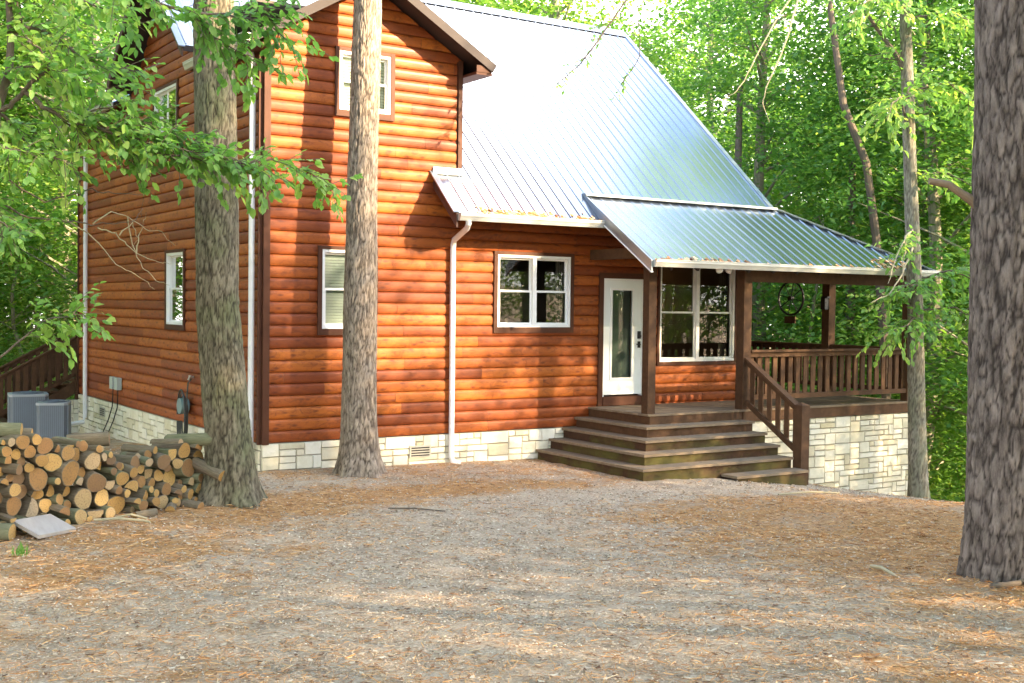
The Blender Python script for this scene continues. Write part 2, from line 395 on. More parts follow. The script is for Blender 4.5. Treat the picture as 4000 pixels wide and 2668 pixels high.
def view_pts(n, near_bias=1.0, dmin=3.5, dmax=24):
    """random ground points in the visible yard, thinning with distance"""
    t = rng.random(n); d = dmin * (dmax / dmin) ** t
    a = yaw + (rng.random(n) - 0.5) * 1.05
    x = CAM.x + np.sin(a) * d; y = CAM.y + np.cos(a) * d
    ok = (y < -0.15) | (x < -0.2)
    ok &= ~((x > 5.0) & (x < 13.2) & (y > -3.3 + 1.4 * (x > 8.4)))
    ok &= (y < 1.0) | ((x < -0.2) & (y < 11))
    return x[ok], y[ok], d[ok]

def scatter_needles():
    x, y, d = view_pts(190000)
    s_ = strawness(x, y); keep = rng.random(len(x)) < 0.10 + 0.90 * s_ ** 1.2
    x, y, d = x[keep], y[keep], d[keep]; n = len(x)
    ang = rng.random(n) * math.pi; ln = rng.uniform(0.04, 0.11, n); wd = rng.uniform(0.0010, 0.0024, n) * np.clip(d / 7, 0.8, 1.9)
    dx, dy = np.cos(ang), np.sin(ang); z = height(x, y) + rng.uniform(0.004, 0.03, n); tl = rng.normal(0, 0.10, n)
    mid = np.stack([x, y, z], 1); D = np.stack([dx, dy, tl], 1) * (ln / 2)[:, None]; S = np.stack([-dy, dx, rng.normal(0, .5, n)], 1) * wd[:, None]
    V = np.stack([mid - D - S, mid + D - S, mid + D + S, mid - D + S], 1).reshape(-1, 3)
    Fc = np.arange(n * 4).reshape(-1, 4)
    me = np_mesh('pine_straw', V, Fc, M_STRAW, tone=np.repeat(rng.beta(2.6, 2.6, n), 4))
    o = bpy.data.objects.new('pine_straw', me); link(o); tag(o, 'fallen orange brown pine needles lying over the yard', 'pine straw', kind='stuff')
def scatter_chips():
    x, y, d = view_pts(150000)
    s_ = strawness(x, y); keep = rng.random(len(x)) < 1.0 - 0.82 * s_
    x, y, d = x[keep], y[keep], d[keep]; n = len(x)
    r = rng.uniform(0.004, 0.011, n) * np.clip(d / 9, 0.8, 1.5)
    c = np.stack([x, y, height(x, y) + r * 0.45], 1)
    octa = np.array([(1, 0, 0), (0, 1, 0), (-1, 0, 0), (0, -1, 0), (0, 0, 0.6), (0, 0, -0.6)], float)
    a = rng.random(n) * 6.28; ca, sa = np.cos(a), np.sin(a)
    sx = rng.uniform(0.7, 1.6, n)
    P = octa[None] * r[:, None, None]; P = P * (1 + rng.uniform(-.3, .3, P.shape)); P[:, :, 0] *= sx[:, None]
    Q = P.copy(); Q[:, :, 0] = P[:, :, 0] * ca[:, None] - P[:, :, 1] * sa[:, None]; Q[:, :, 1] = P[:, :, 0] * sa[:, None] + P[:, :, 1] * ca[:, None]
    V = (Q + c[:, None, :]).reshape(-1, 3)
    tri = np.array([(0, 1, 4), (1, 2, 4), (2, 3, 4), (3, 0, 4), (1, 0, 5), (2, 1, 5), (3, 2, 5), (0, 3, 5)])
    Fc = (tri[None] + (np.arange(n) * 6)[:, None, None]).reshape(-1, 3)
    me = np_mesh('gravel', V, Fc, M_CHIP, tone=np.repeat(rng.beta(2, 2, n), 6))
    o = bpy.data.objects.new('gravel', me); link(o); tag(o, 'grey gravel and leaf chips covering the driveway', 'gravel', kind='stuff')
def scatter_leaves():
    x, y, d = view_pts(13000); n = len(x); r = rng.uniform(0.012, 0.035, n); a = rng.random(n) * 6.28; P_ = []
    for q, (f_, up) in enumerate(((1.0, .25), (.55, .0), (1.0, .3), (.5, .05))):
        t_ = a + q * 1.57; P_.append(np.stack([x + np.cos(t_) * r * f_, y + np.sin(t_) * r * f_, height(x, y) + 0.018 + r * up * rng.random(n)], 1))
    V = np.stack(P_, 1).reshape(-1, 3); me = np_mesh('fallen_leaves', V, np.arange(n * 4).reshape(-1, 4), M_FALL, tone=np.repeat(rng.random(n), 4))
    o = bpy.data.objects.new('fallen_leaves', me); link(o); tag(o, 'dry brown and tan leaves scattered over the yard', 'fallen leaves', kind='stuff')
M_FALL = litter_mat('dry_leaf', [(0.0, (0.10, 0.05, 0.028)), (0.4, (0.27, 0.15, 0.08)), (0.8, (0.46, 0.33, 0.21)), (1.0, (0.60, 0.52, 0.40))])
scatter_needles(); scatter_chips(); scatter_leaves()

# ------------------------------------------------------------------ the cabin
cabin = empty('log_cabin', (0, 0, 0), 'two storey cabin with orange log siding, metal roof and corner porch', 'house')
FR = lambda u, off, z: (u, -off, z)          # front wall, faces -Y
LF = lambda u, off, z: (-off, u, z)          # left wall, faces -X
BK = lambda D: (lambda u, off, z: (u, D + off, z))
RT = lambda X: (lambda u, off, z: (X + off, u, z))
def pbox(mb, P, u0, u1, o0, o1, z0, z1, tone=0.5):
    a, b = P(u0, o0, z0), P(u1, o1, z1)
    mb.box([min(a[i], b[i]) for i in range(3)], [max(a[i], b[i]) for i in range(3)], tone)

def log_wall(name, P, z0, z1, ulim, openings, parent, flip=False, seed=1):
    r = random.Random(seed); mb = MB(); H = 0.182
    ts = [0, .03, .10, .22, .38, .56, .74, .88, .96, 1.0]
    k = 0; z = z0
    while z < z1 - 0.01:
        cuts = []; u = -0.6 - r.random() * 3
        while u < 13:
            ln = r.choice((2.4, 3.0, 3.6, 4.2)); cuts.append((u, u + ln, r.random(), r.random() * 50)); u += ln
        for i in range(len(ts) - 1):
            za, zb = z + H * ts[i], min(z + H * ts[i + 1], z1); zm = (za + zb) / 2
            if za >= z1: break
            off = lambda t: 0.036 * (1 - abs(2 * t - 0.94) ** 3.6 / 1.28) if 0.02 < t < 0.99 else -0.006
            oa, ob = off(ts[i]), off(ts[i + 1])
            la, lb = ulim(za), ulim(zb)
            if not la: break
            if not lb: lb = (sum(la) / 2, sum(la) / 2)
            ivs = [(min(la[0], lb[0]), max(la[1], lb[1]))]
            for (a, b, c, d) in openings:
                if c < zm < d:
                    nx = []
                    for (p, q) in ivs:
                        if a > p: nx.append((p, min(a, q)))
                        if b < q: nx.append((max(b, p), q))
                    ivs = [x for x in nx if x[1] - x[0] > 1e-3]
            for (p, q) in ivs:
                for (a, b, tn, ph) in cuts:
                    s, e = max(a, p), min(b - 0.004, q)
                    if e - s < 1e-3: continue
                    s0, e0 = max(s, la[0]), min(e, la[1]); s1, e1 = max(s, lb[0]), min(e, lb[1])
                    s0 = min(s0, la[1]); e0 = max(e0, la[0]); s1 = min(s1, lb[1]); e1 = max(e1, lb[0])
                    if e0 - s0 < 1e-3 and e1 - s1 < 1e-3: continue
                    pts = [P(s0, oa, za), P(e0, oa, za), P(e1, ob, zb), P(s1, ob, zb)]
                    uvs = [(s0 + ph, za), (e0 + ph, za), (e1 + ph, zb), (s1 + ph, zb)]
                    if flip: pts, uvs = pts[::-1], uvs[::-1]
                    mb.face(pts, tn, uvs)
        z += H; k += 1
    return mb.build(name, M_SIDE, parent)

# openings: u0, u1, z0, z1
W_DBL = (4.242, 5.793, 2.243, 3.498); W_LOW = (0.974, 1.872, 2.215, 3.467); W_UP = (1.244, 2.149, 5.676, 6.604)
W_BIG = (7.884, 9.813, 1.586, 3.468); DOOR = (6.53, 7.50, 0.90, 3.14)
W_SIDE = (3.63, 4.621, 2.194, 3.501); W_SUP = (4.05, 5.403, 5.40, 6.56)
pad = lambda o, d=0.02: (o[0] - d, o[1] + d, o[2] - d, o[3] + d)
def lim_front(z):
    if z < 4.80: return (0.105, 9.93)
    s = (z - 6.70) / 0.587
    if s <= 0: return (0.105, 3.40)
    return (s, 3.5 - s) if s < 1.74 else None
log_wall('log_wall', FR, 0.45, 7.72, lim_front, [pad(o) for o in (W_DBL, W_LOW, W_UP, W_BIG, DOOR)], cabin, False, 3)
def lim_left(z):
    if z < 6.78: return (0.03, 11.27)
    a, b = (z - 4.62) / 0.9, (8.98 - 0.2 - z) / 0.9 + 4.63
    return (a, b) if b > a else None
log_wall('log_wall', LF, 0.45, 8.7, lim_left, [pad(o) for o in (W_SIDE, W_SUP)], cabin, True, 5)
log_wall('log_wall', RT(10.0), 0.45, 4.75, lambda z: (0.0, 9.2), [], cabin, False, 8)
log_wall('log_wall', BK(9.26), 0.45, 4.75, lambda z: (3.6, 10.0), [], cabin, True, 9)
log_wall('log_wall', BK(11.29), 0.45, 6.75, lambda z: (0.0, 3.5), [], cabin, True, 10)
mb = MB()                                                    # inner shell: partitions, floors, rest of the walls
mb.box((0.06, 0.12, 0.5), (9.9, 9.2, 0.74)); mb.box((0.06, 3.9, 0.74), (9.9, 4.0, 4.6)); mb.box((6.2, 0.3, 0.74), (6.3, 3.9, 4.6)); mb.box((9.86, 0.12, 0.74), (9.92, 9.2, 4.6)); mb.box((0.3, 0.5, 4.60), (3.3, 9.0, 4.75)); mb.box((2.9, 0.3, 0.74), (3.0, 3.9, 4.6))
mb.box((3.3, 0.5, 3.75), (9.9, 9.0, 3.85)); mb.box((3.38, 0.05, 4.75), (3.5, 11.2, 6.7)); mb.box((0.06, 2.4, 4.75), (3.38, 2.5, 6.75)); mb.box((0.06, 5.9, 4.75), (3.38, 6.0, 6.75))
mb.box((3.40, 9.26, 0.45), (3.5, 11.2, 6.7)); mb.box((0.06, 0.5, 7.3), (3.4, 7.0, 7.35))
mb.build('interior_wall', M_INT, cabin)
mb = MB(); mb.box((0.3, 1.2, 3.4), (0.31, 1.21, 3.41)); 

# corner boards
for a_, b_ in (((0.0, -0.062, 0.43), (0.105, 0.0, 6.72)), ((3.42, -0.062, 4.83), (3.50, 0.0, 6.70)), ((9.93, -0.06, 0.55), (10.04, 0.0, 4.5)), ((-0.060, -0.001, 0.43), (-0.001, 0.035, 6.72)), ((-0.06, 11.24, 0.43), (0, 11.32, 6.6))):
    mb = MB(); mb.box(a_, b_); mb.build('corner_board', M_TRIM, cabin)

def window(P, o, units, blind=None, trim=(0.072, 0.072, 0.055, 0.10), slide=False, label=None, deep=0.03):
    u0, u1, z0, z1 = o; f = 0.045
    mb = MB()
    for a in ((u0, u0 + f, z0, z1), (u1 - f, u1, z0, z1)): pbox(mb, P, a[0], a[1], -0.06, 0.05, a[2], a[3])
    for a in ((z0, z0 + f), (z1 - f, z1)): pbox(mb, P, u0 + f, u1 - f, -0.06, 0.049, a[0], a[1])
    wdt = (u1 - u0 - 2 * f - (units - 1) * 0.075) / units
    us = []
    for i in range(units):
        a = u0 + f + i * (wdt + 0.075); us.append((a, a + wdt))
        if i: pbox(mb, P, a - 0.075, a, -0.06, 0.048, z0 + f, z1 - f)
    fr = mb.build('window', M_WHITE, cabin)
    if label: fr['label'] = label
    zm = (z0 + z1) / 2
    for (a, b) in us:
        sash = MB(); pane = MB(); s = 0.035
        if slide:
            halves = [((a, (a + b) / 2 + s / 2), (z0 + f, z1 - f), 0.01), (((a + b) / 2 - s / 2, b), (z0 + f, z1 - f), -0.02)]
        else:
            halves = [((a, b), (zm - s / 2, z1 - f), -0.02), ((a, b), (z0 + f, zm + s / 2), 0.01)]
        for (p, q), (c, d), of in halves:
            pbox(sash, P, p, p + s, of - 0.02, of, c, d); pbox(sash, P, q - s, q, of - 0.02, of, c, d)
            pbox(sash, P, p + s, q - s, of - 0.02, of, c, c + s); pbox(sash, P, p + s, q - s, of - 0.02, of, d - s, d)
            pane.face([P(p + s, of - 0.012, c + s), P(q - s, of - 0.012, c + s), P(q - s, of - 0.012, d - s), P(p + s, of - 0.012, d - s)])
        sash.build('sash', M_WHITE, fr); pane.build('pane', M_GLASS, fr)
    if blind:
        b_ = MB(); z = z0 + 0.03
        while z < z1 - 0.03:
            pts = [P(u0 + 0.05, -0.085, z), P(u1 - 0.05, -0.085, z), P(u1 - 0.05, -0.10, z + 0.044), P(u0 + 0.05, -0.10, z + 0.044)]; b_.face(pts, 0.5); z += 0.046
        pbox(b_, P, u0 + 0.04, u1 - 0.04, -0.12, -0.08, z1 - 0.09, z1 - 0.02)
        b_.build('window_blind', blind, fr)
    else:
        c_ = MB(); ww = (u1 - u0)                     # parted dark curtains inside
        for (p, q) in ((u0 - 0.05, u0 + 0.10 * ww), (u1 - 0.12 * ww, u1 + 0.05)):
            n = 10
            for j in range(n):
                a_, b2 = p + (q - p) * j / n, p + (q - p) * (j + 1) / n
                o1 = -0.16 + 0.02 * (j % 2); o2 = -0.16 + 0.02 * ((j + 1) % 2)
                c_.face([P(a_, o1, z0 - 0.1), P(b2, o2, z0 - 0.1), P(b2, o2, z1 + 0.05), P(a_, o1, z1 + 0.05)])
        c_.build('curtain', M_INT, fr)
    l_, r_, t_, b_h = trim
    tb = MB()
    pbox(tb, P, u0 - l_, u0, -0.02, 0.062, z0 - b_h, z1 + t_, .3); pbox(tb, P, u1, u1 + r_, -0.02, 0.062, z0 - b_h, z1 + t_, .6)
    pbox(tb, P, u0, u1, -0.02, 0.060, z1, z1 + t_, .5); pbox(tb, P, u0, u1, -0.02, 0.060, z0 - b_h, z0, .4)
    tb.build('window_trim', M_TRIM, fr)
    return fr
window(FR, W_DBL, 2, label='double white window to the left of the door')
window(FR, W_LOW, 1, M_BLIND, label='white window with a drawn pale blind behind the pine trunk')
window(FR, W_UP, 1, M_BLINDW, label='upper white window high in the front gable')
window(FR, W_BIG, 2, None, (0.05, 0.05, 0.04, 0.07), label='large double window on the porch')
window(LF, W_SIDE, 1, label='narrow white window low on the shaded side wall')
window(LF, W_SUP, 1, None, slide=True, label='sliding white window high on the shaded side wall')

# door
mb = MB(); x0, x1, z0, z1 = 6.576, 7.456, 1.0, 3.106
g0, g1, gz0, gz1 = x0 + 0.165, x0 + 0.655, z0 + 0.30, z1 - 0.17
mb.box((x0, -0.035, z0), (g0, 0.012, z1)); mb.box((g1, -0.035, z0), (x1, 0.012, z1)); mb.box((g0, -0.035, z0), (g1, 0.012, gz0)); mb.box((g0, -0.035, gz1), (g1, 0.012, z1))
dr = mb.build('door', M_DOOR, cabin); dr['label'] = 'white front door with a tall glass pane'
mb = MB()
for a in ((g0 - 0.03, g0 + 0.012, gz0 - 0.03, gz1 + 0.03), (g1 - 0.012, g1 + 0.03, gz0 - 0.03, gz1 + 0.03)): mb.box((a[0], -0.050, a[2]), (a[1], -0.035, a[3]))
mb.box((g0 + 0.012, -0.050, gz0 - 0.03), (g1 - 0.012, -0.035, gz0 + 0.012)); mb.box((g0 + 0.012, -0.050, gz1 - 0.012), (g1 - 0.012, -0.035, gz1 + 0.03))
mb.build('glass_bead', M_WHITE, dr)
mb = MB(); mb.face([(g0, -0.02, gz0), (g1, -0.02, gz0), (g1, -0.02, gz1), (g0, -0.02, gz1)]); mb.build('pane', M_GLASS, dr)
mb = MB(); z = gz0
while z < gz1: mb.face([(g0 + 0.01, 0.02, z), (g1 - 0.01, 0.02, z), (g1 - 0.01, 0.031, z + 0.016), (g0 + 0.01, 0.031, z + 0.016)]); z += 0.019
mb.build('window_blind', simple('grey_green_blind', (0.13, 0.17, 0.155), 0.6, 0, 0.1, 3), dr)
mb = MB(); mb.box((x1 - 0.095, -0.06, 2.03), (x1 - 0.03, -0.035, 2.17)); mb.box((x1 - 0.085, -0.09, 2.06), (x1 - 0.045, -0.06, 2.10)); mb.build('door_lock', M_BLACK, dr)
mb = MB(); mb.box((x1 - 0.09, -0.05, 1.86), (x1 - 0.03, -0.035, 1.98)); mb.tube([(x1 - 0.06, -0.05, 1.92), (x1 - 0.06, -0.085, 1.92), (x1 - 0.15, -0.09, 1.925)], 0.012, 8); mb.build('door_handle', M_BLACK, dr)
mb = MB(); mb.box((x0 - 0.035, -0.055, z0 - 0.03), (x0 - 0.004, 0.05, z1 + 0.03)); mb.box((x1 + 0.004, -0.055, z0 - 0.03), (x1 + 0.035, 0.05, z1 + 0.03)); mb.box((x0 - 0.004, -0.054, z1 + 0.003), (x1 + 0.004, 0.05, z1 + 0.03))
mb.build('door_frame', M_WHITE, dr)
mb = MB(); mb.box((6.44, -0.066, 0.80), (x0 - 0.036, 0.01, 3.24)); mb.box((x1 + 0.036, -0.066, 0.80), (7.59, 0.01, 3.24)); mb.box((x0 - 0.036, -0.065, z1 + 0.032), (x1 + 0.036, 0.01, 3.24)); mb.box((x0 - 0.036, -0.09, 0.81), (x1 + 0.036, 0.01, 0.968))
mb.build('door_trim', M_TRIM, dr)

# stone foundation
def stones(name, P, u0, u1, zt, zb, parent, seed=0, gap=0.007, back=0.02, cell=(0.14, 0.105), vents=()):
    r = random.Random(seed); cu, cz = cell; nu, nz = int(round((u1 - u0) / cu)), int(math.ceil((zt - zb) / cz)); cu = (u1 - u0) / nu
    used = [[False] * nz for _ in range(nu)]; mb = MB()
    for j in range(nz):
        for i in range(nu):
            if used[i][j]: continue
            w_ = r.choice((1, 2, 2, 2, 3, 3, 4)); h_ = r.choice((1, 1, 1, 2, 2))
            w_ = min(w_, nu - i); h_ = min(h_, nz - j)
            while w_ > 1 and any(used[i + a][j] for a in range(w_)): w_ -= 1
            while h_ > 1 and any(used[i + a][j + b] for a in range(w_) for b in range(h_)): h_ -= 1
            for a in range(w_):
                for b in range(h_): used[i + a][j + b] = True
            a0, a1 = u0 + i * cu + gap / 2, u0 + (i + w_) * cu - gap / 2
            c1, c0 = zt - j * cz - gap / 2, max(zt - (j + h_) * cz + gap / 2, zb)
            tn = min(1, max(0, r.gauss(0.5, 0.25))); o1 = back + 0.016 + r.random() * 0.014; e = 0.008
            q = lambda: r.uniform(-0.0065, 0.0065)
            B = [P(a0 + q(), 0.0, c0 + q()), P(a1 + q(), 0.0, c0 + q()), P(a1 + q(), 0.0, c1 - abs(q())), P(a0 + q(), 0.0, c1 - abs(q()))]
            Fp = []
            for p, (su, sz) in zip(B, ((1, 1), (-1, 1), (-1, -1), (1, -1))):
                d = P(su * e, o1, sz * e); z_ = P(0, 0, 0); Fp.append(tuple(p[i_] + d[i_] - z_[i_] for i_ in range(3)))
            mb.face(Fp, tn)
            for a_ in range(4): mb.face([B[a_], B[(a_ + 1) % 4], Fp[(a_ + 1) % 4], Fp[a_]], tn)
    fo = mb.build(name, M_STONE, parent)
    mo = MB(); pbox(mo, P, u0, u1, -0.12, back * 0.5, zb, zt - 0.004); mo.build('mortar', M_MORT, fo)
    return fo
stones('stone_foundation', FR, 0.0, 6.35, 0.445, -0.45, cabin, 11)
stones('stone_foundation', LF, 0.0, 11.3, 0.445, -0.85, cabin, 12)
SK = lambda u, off, z: (u, -1.70 - off, z)
stones('stone_foundation', SK, 6.4, 13.1, 0.575, -1.95, cabin, 13, gap=0.010)
stones('stone_foundation', RT(13.1), -1.70, 9.2, 0.575, -3.2, cabin, 14)
def vent(P, u, z):
    mb = MB(); pbox(mb, P, u - 0.2, u + 0.2, 0.045, 0.060, z - 0.1, z + 0.1)
    o = mb.build('foundation_vent', simple('vent_frame', (0.42, 0.40, 0.34), 0.6), cabin)
    s_ = MB()
    for i in range(4): pbox(s_, P, u - 0.17, u + 0.17, 0.060, 0.064, z - 0.075 + i * 0.042, z - 0.055 + i * 0.042)
    s_.build('slot', M_BLACK, o)
vent(FR, 2.76, 0.18); vent(LF, 9.1, 0.20)

# roofs
def slab(mb, pts, zf, th, tone=0.5):
    top = [(x, y, zf(x, y)) for x, y in pts]; bot = [(x, y, z - th) for x, y, z in top]
    mb.mat = 0; mb.face(top, tone)
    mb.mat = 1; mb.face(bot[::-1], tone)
    for i in range(len(pts)):
        j = (i + 1) % len(pts); mb.face([bot[i], bot[j], top[j], top[i]], tone)
    mb.mat = 0
def rib(mb, p, q, w_=0.018, h_=0.014):
    p = Vector(p); q = Vector(q); d = (q - p).normalized(); side = d.cross(Vector((0, 0, 1))).normalized(); up = side.cross(d)
    if up.z < 0: up = -up
    A = [p - side * w_, p + side * w_, p + side * w_ * 0.45 + up * h_, p - side * w_ * 0.45 + up * h_]
    B = [a + (q - p) for a in A]
    mb.face([A[1], B[1], B[2], A[2]]); mb.face([A[2], B[2], B[3], A[3]]); mb.face([A[3], B[3], B[0], A[0]]); mb.face([A[0], A[1], A[2], A[3]]); mb.face([B[3], B[2], B[1], B[0]])
zmF = lambda x, y: 4.82 + 0.9 * y
zmB = lambda x, y: 8.987 - 0.9 * (y - 4.63)
RS = 0.2286
mb = MB()
slab(mb, [(3.0, -0.8), (3.5, -0.8), (3.5, 0.0), (3.0, 0.0)], zmF, 0.10); slab(mb, [(3.5, -0.8), (10.6, -0.8), (10.6, 4.63), (3.5, 4.63)], zmF, 0.10)
slab(mb, [(-0.5, 2.27), (3.5, 2.27), (3.5, 4.63), (-0.5, 4.63)], zmF, 0.10)
slab(mb, [(3.5, 4.63), (10.6, 4.63), (10.6, 10.06), (3.5, 10.06)], zmB, 0.10); slab(mb, [(-0.5, 4.63), (3.5, 4.63), (3.5, 7.0), (-0.5, 7.0)], zmB, 0.10)
x = -0.45
while x < 10.58:
    y0 = 2.3 if x < 3.0 else (-0.8 if x > 3.02 and x < 20 else 2.3)
    if 3.0 < x < 3.5:
        rib(mb, (x, -0.8, zmF(x, -0.8)), (x, 0, zmF(x, 0))); y0 = 2.1
    rib(mb, (x, y0, zmF(x, y0)), (x, 4.6, zmF(x, 4.6))); y1 = 10.06 if x > 3.5 else 7.0
    rib(mb, (x, 4.66, zmB(x, 4.66)), (x, y1, zmB(x, y1))); x += RS
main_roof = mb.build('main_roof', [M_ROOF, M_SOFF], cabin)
mb = MB(); mb.face([(-0.52, 4.45, zmF(0, 4.45) + 0.03), (10.62, 4.45, zmF(0, 4.45) + 0.03), (10.62, 4.63, 9.035), (-0.52, 4.63, 9.035)]); mb.face([(-0.52, 4.63, 9.035), (10.62, 4.63, 9.035), (10.62, 4.81, zmF(0, 4.45) + 0.03), (-0.52, 4.81, zmF(0, 4.45) + 0.03)])
mb.build('ridge_cap', M_FLASH, main_roof)
mb = MB()
def rake(mb, x, y0, y1, zf, h_=0.22, t_=0.03, dz=0.012):
    a, b = Vector((x, y0, zf(x, y0) + dz)), Vector((x, y1, zf(x, y1) + dz))
    P_ = [a, b, b - Vector((0, 0, h_)), a - Vector((0, 0, h_))]; Q = [p + Vector((t_, 0, 0)) for p in P_]
    mb.face(P_); mb.face(Q[::-1])
    for i in range(4): mb.face([P_[i], Q[i], Q[(i + 1) % 4], P_[(i + 1) % 4]])
for a_ in ((2.965, -0.8, 0.0, zmF, 0.25), (10.602, -0.8, 4.63, zmF, 0.2), (10.602, 4.63, 10.06, zmB, 0.2), (-0.535, 4.63, 7.0, zmB, 0.2), (-0.535, 2.27, 4.63, zmF, 0.2)):
    mb = MB(); rake(mb, *a_); mb.build('rake_board', M_FASC, main_roof)
for x, y0, y1, zf in ((2.95, -0.82, 0.0, zmF), (10.585, -0.82, 4.6, zmF), (-0.55, 2.2, 4.63, zmF)):
    a, b = (x, y0, zf(x, y0) + 0.025), (x, y1, zf(x, y1) + 0.025); mb = MB(); mb.beam(a, b, 0.11, 0.02); mb.build('rake_flashing', M_FLASH, main_roof)
mb = MB(); mb.box((2.95, -0.07, 4.79), (3.52, 0.0, 4.90)); mb.build('wall_flashing', M_WHITE, main_roof)
def gutter(pts0, pts1, parent, out=(0, -1, 0), drop=0.11):
    a, b = Vector(pts0), Vector(pts1); o = Vector(out); mb = MB()
    prof = [(0.0, 0.0), (0.0, -drop), (0.07, -drop), (0.09, -drop * 0.55), (0.105, -drop * 0.30), (0.105, 0.0), (0.115, 0.0), (0.115, 0.012), (0.095, 0.012), (0.095, -0.02), (0.01, -0.03)]
    for i in range(len(prof) - 1):
        (p, q), (r_, s_) = prof[i], prof[i + 1]
        A = a + o * p + Vector((0, 0, q)); B = b + o * p + Vector((0, 0, q)); C_ = b + o * r_ + Vector((0, 0, s_)); D_ = a + o * r_ + Vector((0, 0, s_))
        mb.face([A, B, C_, D_])
    for e in (a, b): mb.face([e + o * p + Vector((0, 0, q)) for p, q in prof[:6]])
    return mb.build('gutter', M_GUT, parent)
gutter((2.99, -0.80, 4.085), (5.98, -0.80, 4.095), main_roof)

# downspouts
def tube_part(name, pts, r_, m_, parent, seg=8, smooth=True):
    mb = MB(); mb.tube(pts, r_, seg); return mb.build(name, m_, parent, smooth)
def spout(pts, parent, sq=0.042):
    mb = MB(); pts = [Vector(p) for p in pts]
    for i in range(len(pts) - 1): mb.tube([pts[i], pts[i + 1]], sq, 4)
    mb.tube(pts, sq * 1.2, 10)
    return mb.build('downspout', M_DSP, parent)
def downspout(pts, parent=cabin, r_=0.047):
    mb = MB(); mb.tube(pts, r_, 12); o = mb.build('downspout', M_DSP, parent, False)
    return o
downspout([(3.16, -0.85, 3.98), (3.17, -0.84, 3.93), (3.20, -0.74, 3.86), (3.30, -0.17, 3.70), (3.32, -0.105, 3.62), (3.32, -0.10, 3.5), (3.33, -0.10, 0.05), (3.35, -0.12, -0.02), (3.45, -0.2, -0.05)])
downspout([(-0.40, 0.10, 6.47), (-0.32, 0.10, 6.42), (-0.14, 0.13, 6.40), (-0.11, 0.15, 6.3), (-0.11, 0.15, 0.20), (-0.13, 0.13, 0.11), (-0.25, -0.05, 0.05)])
downspout([(-0.40, 10.35, 6.47), (-0.14, 10.36, 6.36), (-0.11, 10.36, 6.2), (-0.11, 10.38, -0.02), (-0.16, 10.3, -0.12), (-0.7, 10.2, -0.18)])

# wing roof
zwR = lambda x, y: 7.82 - 0.587 * (x - 1.75); zwL = lambda x, y: 7.82 - 0.587 * (1.75 - x)
mb = MB()
slab(mb, [(1.75, -0.5), (3.80, -0.5), (3.80, 3.6), (1.75, 3.6)], zwR, 0.07); slab(mb, [(-0.38, -0.5), (1.75, -0.5), (1.75, 3.6), (0.0, 3.6), (0.0, 2.35), (-0.38, 2.35)], zwL, 0.07)
slab(mb, [(1.75, 5.6), (3.86, 5.6), (3.86, 11.7), (1.75, 11.7)], zwR, 0.07); slab(mb, [(0.0, 5.6), (1.75, 5.6), (1.75, 11.7), (-0.38, 11.7), (-0.38, 7.0), (0.0, 7.0)], zwL, 0.07)
y = -0.42
while y < 11.6:
    if y < 2.3 or y > 7.0: rib(mb, (-0.38, y, zwL(-0.38, 0)), (1.74, y, zwL(1.74, 0)))
    if y < 3.0 or y > 6.2: rib(mb, (1.76, y, zwR(1.76, 0)), (3.86, y, zwR(3.86, 0)))
    y += RS
wing = mb.build('wing_roof', [M_ROOF, M_SOFF], cabin)
for sgn in (1, -1):
    for yy in (-0.535, 11.70):
        mb = MB(); e = 1.75 + sgn * 2.08
        mb.beam((1.75, yy + 0.017, 7.755), (e, yy + 0.017, 7.755 - 0.587 * 2.08), 0.034, 0.14); mb.build('rake_board', M_SOFF, wing)
mb = MB(); mb.box((3.5, -0.49, 6.42), (3.80, 2.1, 6.46)); mb.box((3.765, -0.49, 6.46), (3.795, 2.1, 6.58)); mb.box((3.5, -0.50, 6.46), (3.765, -0.47, 6.57)); mb.build('eave_return', M_TRIM, wing)
mb = MB(); mb.box((-0.37, -0.49, 6.42), (0.0, 2.1, 6.46)); mb.box((-0.37, -0.49, 6.46), (-0.34, 2.33, 6.55)); mb.build('eave_return', M_TRIM, wing)
mb = MB(); mb.box((-0.37, 7.0, 6.46), (-0.34, 11.6, 6.55)); mb.build('eave_board', M_TRIM, wing)
gutter((-0.385, -0.5, 6.57), (-0.385, 2.34, 6.57), wing, (-1, 0, 0)); gutter((-0.385, 7.05, 6.57), (-0.385, 11.7, 6.57), wing, (-1, 0, 0))

# porch roof
zpF = lambda x, y: 4.60 - 0.64 * (-0.25 - y)
zpE = lambda x, y: 4.60 - 0.475 * (x - 10.64)
hipy = lambda x: -0.25 - max(0, (x - 10.64)) * 1.9 / 2.56
mb = MB()
slab(mb, [(5.92, -2.15), (13.2, -2.15), (10.64, -0.25), (5.92, -0.25)], zpF, 0.05)
slab(mb, [(13.2, -2.15), (13.2, 10.0), (10.64, 10.0), (10.64, -0.25)], zpE, 0.05)
x = 5.98
while x < 13.15:
    ya = hipy(x) if x > 10.64 else -0.25
    rib(mb, (x, -2.15, zpF(x, -2.15)), (x, ya, zpF(x, ya))); x += RS
y = -2.0
while y < 10:
    xa = 10.64 + (-0.25 - y) * 2.56 / 1.9 if y < -0.25 else 10.64
    rib(mb, (13.2, y, zpE(13.2, y)), (xa, y, zpE(xa, y))); y += RS
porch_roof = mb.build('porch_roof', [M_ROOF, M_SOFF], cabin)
mb = MB(); rake(mb, 5.885, -2.17, -0.25, zpF, 0.19, 0.034, 0.03); mb.box((5.88, -0.36, 4.585), (10.62, -0.20, 4.625))
mb.beam((10.64, -0.25, 4.625), (13.2, -2.15, 3.41), 0.14, 0.018); mb.build('porch_flashing', M_FLASH, porch_roof)
